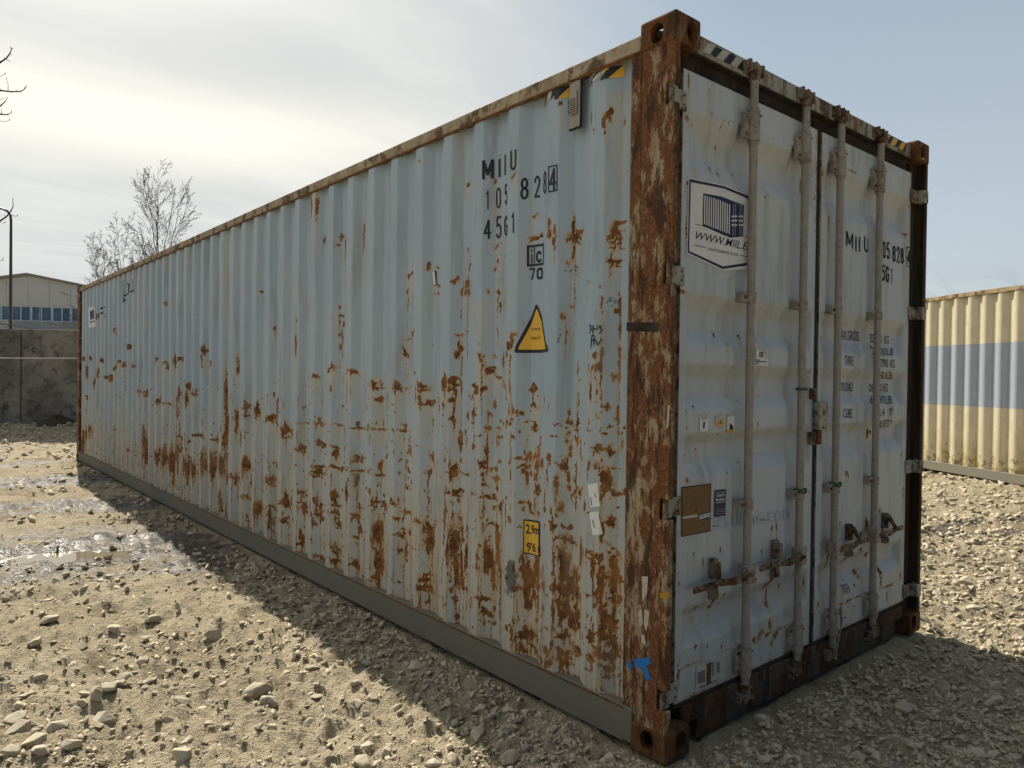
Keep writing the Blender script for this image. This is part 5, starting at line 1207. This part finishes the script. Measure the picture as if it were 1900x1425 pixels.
# where several stones share a description, count them off from the left of the view
ONES = 'first second third fourth fifth sixth seventh eighth ninth tenth eleventh twelfth thirteenth fourteenth fifteenth sixteenth seventeenth eighteenth nineteenth'.split()
def ordinal(n):
    if n <= 19: return ONES[n - 1]
    t, o_ = divmod(n, 10); tens = {2: 'twent', 3: 'thirt', 4: 'fort', 5: 'fift', 6: 'sixt', 7: 'sevent', 8: 'eight', 9: 'ninet'}[t]
    return tens + 'ieth' if o_ == 0 else tens + 'y-' + ONES[o_ - 1]
byl = {}
for o in stones: byl.setdefault(o['label'], []).append(o)
for lab, os_ in byl.items():
    if len(os_) < 2: continue
    def px(o):
        d = (np.array(o.location) - CAM) @ RM; return d[0] / d[1]
    for i, o in enumerate(sorted(os_, key=px)): o['label'] = lab + ', ' + ordinal(i + 1) + ' from left'

# gravel: far too many to count
def gravel(name, X, Y, L, seed, sub=1, sink=0.32, lift=0.0):
    r = np.random.default_rng(seed); base = []
    for i in range(8):
        b = rock_mesh(1000 + seed * 10 + i, sub); P = np.empty(len(b.vertices) * 3); b.vertices.foreach_get('co', P); P = P.reshape(-1, 3)
        Fc = np.array([p.vertices[:] for p in b.polygons]); base.append((P, Fc)); bpy.data.meshes.remove(b)
    Vs, Fs, off = [], [], 0; which = r.integers(0, 8, len(X)); Zg = ground_h(X, Y)
    for i in range(8):
        k = np.where(which == i)[0]
        if not len(k): continue
        P, Fc = base[i]; n = len(P); a = r.uniform(0, 6.283, len(k)); tx, ty = r.normal(0, .3, len(k)), r.normal(0, .3, len(k))
        sc = np.stack([L[k] / 2, L[k] / 2 * r.uniform(.8, 1.1, len(k)), L[k] / 2 * r.uniform(.75, 1.3, len(k))], 1)
        Q = P[None] * sc[:, None, :]
        Q[:, :, 2] += Q[:, :, 0] * tx[:, None] + Q[:, :, 1] * ty[:, None]
        ca, sa = np.cos(a)[:, None], np.sin(a)[:, None]
        x_, y_ = Q[:, :, 0] * ca - Q[:, :, 1] * sa, Q[:, :, 0] * sa + Q[:, :, 1] * ca
        W = np.stack([x_ + X[k][:, None], y_ + Y[k][:, None], Q[:, :, 2] + (Zg[k] + L[k] / 2 * (.42 - sink) + lift)[:, None]], -1)
        Vs.append(W.reshape(-1, 3)); Fs.append((Fc[None] + (np.arange(len(k)) * n)[:, None, None]).reshape(-1, 3) + off); off += n * len(k)
    me = npmesh(name, np.vstack(Vs), np.vstack(Fs)); return link(name, me, M['gravel'])
def scatter(n, u0, u1, v0, v1, pw=1.0):
    u = rng.uniform(u0, u1, n); v = v0 + (v1 - v0) * rng.random(n) ** pw
    dx = RM @ np.stack([(u - 950) / F_PX, np.ones(n), -(v - 712.5) / F_PX]); t = -CAM[2] / dx[2]
    return CAM[0] + t * dx[0], CAM[1] + t * dx[1], t
X, Y, T = scatter(150000, -250, 2150, 790, 1560, .8)
keep = ~((X > -.02) & (X < CW + .02) & (Y > -.02) & (Y < CL + .02)); X, Y, T = X[keep], Y[keep], T[keep]
dens = 0.12 + 0.9 * fbm(X * .9, Y * .9, 3, 90) + 0.15 * (X > -.475) + 0.38 * (X > -.475) + 0.25 * sstep(2.5, 4, X) - 0.6 * rut_zone(X, Y)
keep = rng.random(len(X)) < np.clip(dens + .12, .10, 1); X, Y, T = X[keep], Y[keep], T[keep]
L = np.clip((1.8 + 16 * rng.random(len(X)) ** 4.2) * T / F_PX, .008, .11)
o = gravel('gravel', X, Y, L, 1); tag(o, 'pale limestone gravel and clods strewn over the yard', 'gravel', kind='stuff')
# coarse rubble on the bank by the wall
n = 2600; s_ = rng.uniform(-9, 7, n); d_ = 0.15 + 2.6 * rng.random(n)
X, Y = WALL0[0] + WALLD[0] * s_ + WALLN[0] * d_, WALL0[1] + WALLD[1] * s_ + WALLN[1] * d_
o = gravel('rubble', X, Y, .04 + .13 * rng.random(n) ** 2, 2); tag(o, 'grey rubble heaped along the foot of the concrete wall', 'rubble', kind='stuff')

# ================================================================== second container
d2 = np.array([0.95, 1.65]); d2 /= np.linalg.norm(d2); p2 = np.array([9.84, 1.42]) + d2 * (-4.6)
LEN2 = 12.192 / 2
c2 = empty('shipping_container', (p2[0], p2[1], 0.02), math.atan2(d2[1], d2[0]) - math.pi / 2)
tag(c2, 'cream shipping container with a broad slate-grey band, behind the right door post', 'container')
ys2 = [0.10]; y = 0.30
while y < 11.9: ys2 += [y, y + .078, y + .134, y + .222]; y += .278
ys2 = np.array([v for v in ys2 if v < 11.95] + [12.08])
yy0 = ys2 - .30; tt = np.mod(yy0, .278)
x2 = np.where(ys2 < .29, .046, np.where(tt < .0695, .012, np.where(tt < .1375, .012, .046)))
x2 = np.array([.054] + [(.012, .012, .054, .054)[i % 4] for i in range(len(ys2) - 2)] + [.054])
cc2 = corrugated(x2, ys2, .16, 2.80, 'side_panel', M['beige'], c2, True)
corrugated(2.438 - x2, ys2, .16, 2.80, 'far_side_panel', M['beige'], c2)
tr2 = MB()
for a in np.arange(.12, 12.0, .6): tr2.box(.003, .063, a, min(a + .5995, 12.07), 2.792 + random.uniform(-.004, .004), 2.855 + random.uniform(-.005, .005))
tr2.build('top_side_rail', M['beige_rail'], c2, .003)
MB().box(2.375, 2.435, .12, 12.07, 2.792, 2.855).build('top_side_rail', M['beige_rail'], c2, .004)
MB().box(.004, .06, .12, 12.07, .02, .162).build('bottom_side_rail', M['beige_sill'], c2, .005)
MB().box(2.378, 2.434, .12, 12.07, .02, .162).build('bottom_side_rail', M['beige_sill'], c2, .005)
for y0_ in (0.004, 12.02):
    for xa in (.004, 2.35): MB().box(xa, xa + .084, y0_, y0_ + .168, .118, 2.778).build('corner_post', M['beige_rail'], c2, .006)
    MB().box(.088, 2.35, y0_ + .05, y0_ + .11, .14, 2.8).build('end_panel', M['beige'], c2)
MB().box(.05, 2.388, .11, 12.08, 2.80, 2.845).build('roof_panel', M['beige_rail'], c2)
MB().box(.061, 2.377, .13, 12.06, .08, .14).build('floor', M['inner'], c2)
for (x, y, z, sx, sy, sz) in [(0, 0, CH, 1, 1, 1), (CW, 0, CH, -1, 1, 1), (0, CL, CH, 1, -1, 1), (CW, CL, CH, -1, -1, 1), (0, 0, 0, 1, 1, -1), (CW, 0, 0, -1, 1, -1), (0, CL, 0, 1, -1, -1), (CW, CL, 0, -1, -1, -1)]:
    o = link('corner_casting', cast.copy(), None, c2); o.data.materials.clear(); o.data.materials.append(M['beige_rail']); o.location = (x, y, z); o.scale = (sx, sy, sz)

# ================================================================== concrete wall
wz = math.atan2(WALLD[1], WALLD[0])
cw = empty('concrete_wall', (WALL0[0], WALL0[1], 0.0), wz)
tag(cw, 'grey stained wall of upright concrete slabs beyond the far end of the container', 'wall')
# slab joint seen at photo x = 38
jd = ray(38, 700); tj = ((WALL0 - CAM[:2]) @ WALLN) / (jd[:2] @ WALLN); sj = (CAM[:2] + tj * jd[:2] - WALL0) @ WALLD
w0 = 1.98
for k in range(-5, 5):
    a = sj + k * w0; top = 2.435 + random.uniform(-.02, .02)
    sl_o = MB().box(a + .008, a + w0 - .008, 0.0 + random.uniform(0, .02), .16, -.3, top).build('concrete_slab', M['concrete'], cw, .012)
    for (fx_, fz) in ((.15, 1.95), (.85, .62), (.2, .62)):
        MB().tube([(a + w0 * fx_ + .05 * math.cos(t), -.012, fz + .05 * math.sin(t)) for t in np.linspace(.5, 5.2, 9)], .012, 5).build('lifting_loop', M['pole'], sl_o)
# soil thrown up against it
for (s_, r_, hh) in ((sj + .95, .62, .42), (sj + 2.6, .8, .22), (sj - 1.2, .9, .2)):
    nu, nv = 16, 24; P = []
    for i in range(nu):
        for j in range(nv):
            q_ = i / (nu - 1); a = math.pi * 2 * j / (nv - 1); x_, y_ = s_ + r_ * 1.2 * q_ * math.cos(a), -.45 + r_ * .7 * q_ * math.sin(a)
            P.append((x_, y_, .10 + hh * .8 * (.5 + .5 * math.cos(math.pi * q_)) * (1 + .15 * math.sin(3 * a + 2 * q_)) + .10 * float(fbm(np.array(x_ * 6), np.array(y_ * 6), 3, 91))))
    o = link('soil_heap', npmesh('soil_heap', np.array(P), gridfaces(nu, nv)), M['soil'], None, True); o.matrix_world = Matrix.Translation((WALL0[0], WALL0[1], 0)) @ Matrix.Rotation(wz, 4, 'Z')
    tag(o, {0: 'dark heap of earth against the concrete wall, right of its slab joint', 1: 'low dark earth heap by the wall, hard beside the container', 2: 'low dark earth heap by the wall at the left edge'}[(sj + .95, sj + 2.6, sj - 1.2).index(s_)], 'soil heap')
# pale cable stretched in front of the wall
def wallpt(u, v, off):
    d = ray(u, v); t = ((WALL0 + WALLN * off - CAM[:2]) @ WALLN) / (d[:2] @ WALLN); return CAM + t * d
a, b = wallpt(-120, 663, 1.2), wallpt(190, 665, 1.2)
o = MB().tube([a, (a + b) / 2 - np.array([0, 0, .01]), b], .014, 6).build('cable', M['cable'], None, smooth=True); tag(o, 'thin pale cable stretched level across the concrete wall', 'cable')

# ================================================================== warehouse
A0 = onplane(0, 568, 2, 6.5); A1 = onplane(143, 572.6, 2, 6.5)
hd = (A1 - A0)[:2]; hd /= np.linalg.norm(hd); hn = np.array([hd[1], -hd[0]])
def hp(u, v):
    d = ray(u, v); t = ((A0[:2] - CAM[:2]) @ hn) / (d[:2] @ hn); p = CAM + t * d; return (p[:2] - A0[:2]) @ hd, p[2]
wh = empty('warehouse', (A0[0], A0[1], 0), math.atan2(hd[1], hd[0])); tag(wh, 'grey-beige gabled warehouse with a strip of blue windows above the concrete wall', 'warehouse')
sr, zr = hp(52, 512); se, ze = hp(143, 530.5); sL, zL = hp(0, 517.5)
sl_r = (zr - ze) / (se - sr); half = 12.0; zeave = zr - sl_r * half
zt, zb_ = hp(0, 568)[1], hp(0, 592.5)[1]
for a in np.arange(-half, half, 1.5):
    x0_, x1_ = sr + a, sr + min(a + 1.5, half)
    zz0, zz1 = zr - sl_r * abs(a), zr - sl_r * abs(min(a + 1.5, half))
    MB().prism([(x0_ + .01, 0, zt), (x1_ - .01, 0, zt), (x1_ - .01, 0, zz1), (x0_ + .01, 0, zz0)], (0, .25, 0)).build('cladding_panel', M['clad'], wh)
MB().box(sr - half, sr + half, .02, .27, 0, zb_ - .1).build('lower_wall', M['clad2'], wh)
MB().box(sr - half, sr + half, -.05, .22, zb_ - .12, zb_).build('window_sill', M['frame'], wh)
for s in (-1, 1):
    MB().prism([(sr, -.3, zr + .02), (sr + s * (half + .4), -.3, zr + .02 - sl_r * (half + .4)), (sr + s * (half + .4), -.3, zr + .22 - sl_r * (half + .4)), (sr, -.3, zr + .22)], (0, 30, 0)).build('roof', M['trim'], wh)
    MB().box(sr + s * half - .1, sr + s * half + .1, .26, 29, 0, zeave).build('side_wall', M['clad2'], wh)
xs_w = [hp(u, 580)[0] for u in (-78, -58, -38, -19, 2, 21, 38.5, 57.5, 76.5, 96.5, 115, 131.5, 150, 170)]
for i, (a, b) in enumerate(zip(xs_w[:-1], xs_w[1:])):
    w_ = MB().box(a + .0, b - .0, .12, .16, zb_, zt).build('window', M['glass'], wh)
    f_ = MB(); f_.box(a - .045 - .04 * (i % 2), a + .045 + .04 * (i % 2), .02, .12, zb_, zt); f_.build('mullion', M['frame'], w_)
    if i % 3 == 1: MB().box(a + .55, a + .59, .05, .13, zb_, zt).build('mullion', M['frame'], w_)
# low lean-to roofs in front of the warehouse, just showing over the wall
B0, B1, B2 = hp(24, 603), hp(62, 612), hp(113, 604)
ll = empty('lean_to', (A0[0] + hn[0] * 3, A0[1] + hn[1] * 3, 0), math.atan2(hd[1], hd[0])); tag(ll, 'low lean-to with dark sloping roof edges peeping over the concrete wall', 'lean-to')
MB().box(B0[0] - 6, B2[0] + 9, .5, 2.6, 0, B1[1] - .35).build('wall', M['clad2'], ll)
for b0 in (B0, B2):
    MB().prism([(b0[0], 0, b0[1] - .1), (b0[0] + 2.6, 0, b0[1] - .55), (b0[0] + 2.6, 0, b0[1] - .43), (b0[0], 0, b0[1] + .02)], (0, 2.4, 0)).build('roof', M['trim'], ll)

# ================================================================== street lamp
lp0 = CAM + ray(19.5, 600) / ray(19.5, 600)[1] * (27.5 - CAM[1]); lp0[2] = 0
dl = np.linalg.norm(lp0[:2] - CAM[:2]); zt_l = CAM[2] + ray(17, 395)[2] / np.hypot(*ray(17, 395)[:2]) * dl
lr = np.array([RM[0, 0], RM[1, 0]]); lr /= np.linalg.norm(lr)
lm = empty('street_lamp', tuple(lp0)); tag(lm, 'dark street lamp pole with a curved top arm at the left edge', 'street lamp')
L3 = lambda s, z: (-lr[0] * s, -lr[1] * s, z)
MB().tube([(0, 0, -.2), (0, 0, 2.5), (.0, 0, zt_l - .25)], [.06, .055, .04], 10).build('pole', M['pole'], lm, smooth=True)
MB().tube([L3(0, zt_l - .26), L3(.02, zt_l - .08), L3(.12, zt_l + .06), L3(.3, zt_l + .14), L3(.9, zt_l + .22)], [.04, .04, .038, .036, .034], 8).build('arm', M['pole'], lm, smooth=True)
c_ = L3(1.25, zt_l + .25); MB().obox(c_, (-lr[0], -lr[1], .08), (lr[1], -lr[0], 0), (0, 0, 1), .38, .13, .06).build('lamp_head', M['pole'], lm, .03)

# ================================================================== bare trees
def tree(name, base, height, seed, spread, label, lean=(0, 0), levels=4, nmain=7, first=.25, thick=.5, group=None):
    r = random.Random(seed); t = empty(name, base)
    trunk, crown = MB(), MB()
    def grow(p, d, L, rad, lev, mb):
        n = 5 if lev < 2 else 4; pts, rs = [p], [rad]; dd = d.copy(); k = 1.0 / n
        for i in range(n):
            dd = (dd + Vector((r.gauss(0, .05 if lev else .015), r.gauss(0, .05 if lev else .015), r.gauss(0, .03))) + Vector((0, 0, .16 if lev in (1, 2) else .04))).normalized()
            p = p + dd * (L / n); pts.append(p); rs.append(max(rad * (1 - .80 * (i + 1) / n), .0075))
        mb.tube(pts, rs, 7 if lev == 0 else (5 if lev == 1 else 3), caps=False)
        if lev >= levels: return
        cnt = nmain * 2 if lev == 0 else (8 if lev == 1 else (6 if lev == 2 else 3))
        for c in range(cnt):
            f = first + (1 - first) * (c + r.random() * .8) / cnt if lev == 0 else .18 + .8 * (c + r.random()) / cnt
            i = min(int(f * n), n - 1); q = pts[i].lerp(pts[i + 1], f * n - i)
            ax = Vector((r.gauss(0, 1), r.gauss(0, 1), 0)); ax = ax - d * ax.dot(d); ax.normalize()
            ang = (r.uniform(.40, .70) if lev == 0 else r.uniform(.5, .95)) * spread
            nd_ = (d * math.cos(ang) + ax * math.sin(ang)).normalized()
            grow(q, nd_, L * (r.uniform(.34, .62) * (1.05 - .45 * f) if lev == 0 else r.uniform(.28, .5) * (1.1 - .5 * f)), rs[i] * r.uniform(.4, .6) if lev else rs[i] * r.uniform(.35, .6), lev + 1, crown if lev >= 1 else trunk)
    grow(Vector((0, 0, -.1)), Vector((lean[0], lean[1], 1)).normalized(), height, height * .014 * thick, 0, trunk)
    trunk.build('trunk', M['bark'], t); crown.build('crown', M['bark'], t)
    tag(t, label, 'tree', group); return t
def atdist(u, dist):
    d = ray(u, 600); k = dist / np.hypot(*d[:2]); return (CAM[0] + d[0] * k, CAM[1] + d[1] * k, 0.0)
def hgt(u, v, dist):
    d = ray(u, v); return CAM[2] + d[2] / np.hypot(*d[:2]) * dist
tree('bare_tree', atdist(302, 44), hgt(298, 296, 44) * .75, 5, .80, 'tall leafless tree rising behind the container roof', levels=4, nmain=9, first=.22, thick=.75)
tree('bare_tree', atdist(258, 48), hgt(246, 405, 48) * .76, 11, .95, 'shorter leafless tree just left of the tall one, leaning left', (-.12, .0), 4, 7, .3, .75)
tree('bare_tree', atdist(210, 50), hgt(200, 445, 50) * .82, 17, 1.0, 'smallest leafless tree low over the far end of the roof', (-.05, 0), 4, 7, .3, .7)
# tree off the left edge whose twigs reach into view
def leftbranch(t0):
    t = empty('bare_tree', t0); tr_ = MB().tube([(0, 0, -.1), (.05, 0, 3), (.0, .1, 6), (.1, 0, 9)], [.16, .14, .10, .04], 8, caps=False)
    tr_.build('trunk', M['bark'], t); cb = MB(); base = Vector(t0); dist = math.hypot(t0[0] - CAM[0], t0[1] - CAM[1])
    def P(u, v):
        d = ray(u, v); k = dist / np.hypot(*d[:2]); return Vector(CAM + d * k) - base
    for ln in [[(-150, 200), (-60, 150), (0, 116), (12, 108), (19, 98), (21, 92), (19, 86)], [(8, 112), (8, 106)], [(12, 110), (20, 115)], [(17, 100), (23, 103)],
               [(-150, 240), (-60, 190), (0, 168), (20, 170), (38, 170), (46, 165), (50, 158)], [(15, 169), (15, 156), (12, 147)], [(-30, 160), (0, 142), (8, 138)], [(30, 170), (33, 166)], [(20, 170), (22, 174)],
               [(-100, 240), (-30, 210), (0, 197), (8, 190), (13, 183)], [(-4, 186), (8, 182)], [(-60, 230), (-10, 212), (4, 212), (14, 213), (22, 208)], [(3, 212), (3, 203)], [(-60, 245), (-5, 224), (10, 226), (17, 223)],
               [(-120, 470), (-50, 432), (0, 410), (12, 402), (20, 392), (24, 384), (24, 371)], [(10, 404), (9, 398)], [(18, 398), (26, 401), (32, 401)], [(-30, 430), (0, 412), (7, 414)], [(-60, 500), (-10, 486), (5, 483), (7, 477)]]:
        pts = [P(u, v) for u, v in ln]; n = len(pts); cb.tube(pts, [(.026 - .020 * i / (n - 1)) if n > 4 else .007 - .003 * i / (n - 1) for i in range(n)], 5, caps=False)
        for u, v in ln[2:]:
            if u >= -2 and random.random() < .8: q = P(u, v); w2 = P(u + random.uniform(-2, 3), v - random.uniform(2, 4)); cb.tube([q, w2], [.010, .007], 4)
    # limbs tying the twigs to the trunk
    for u, v, zf in ((-150, 200, 5.2), (-150, 240, 5.0), (-100, 240, 4.9), (-60, 230, 5.0), (-60, 245, 4.9), (-120, 470, 3.3), (-60, 500, 3.0), (-30, 160, 5.4)):
        cb.tube([Vector((0.02, .02, zf)), (P(u, v) + Vector((0, 0, zf))) / 2 - Vector((0, 0, .1)), P(u, v)], [.05, .035, .024], 5, caps=False)
    cb.build('crown', M['bark'], t); tag(t, 'leafless tree off the left edge with budded twigs reaching into view', 'tree')
leftbranch(atdist(-330, 20.0))
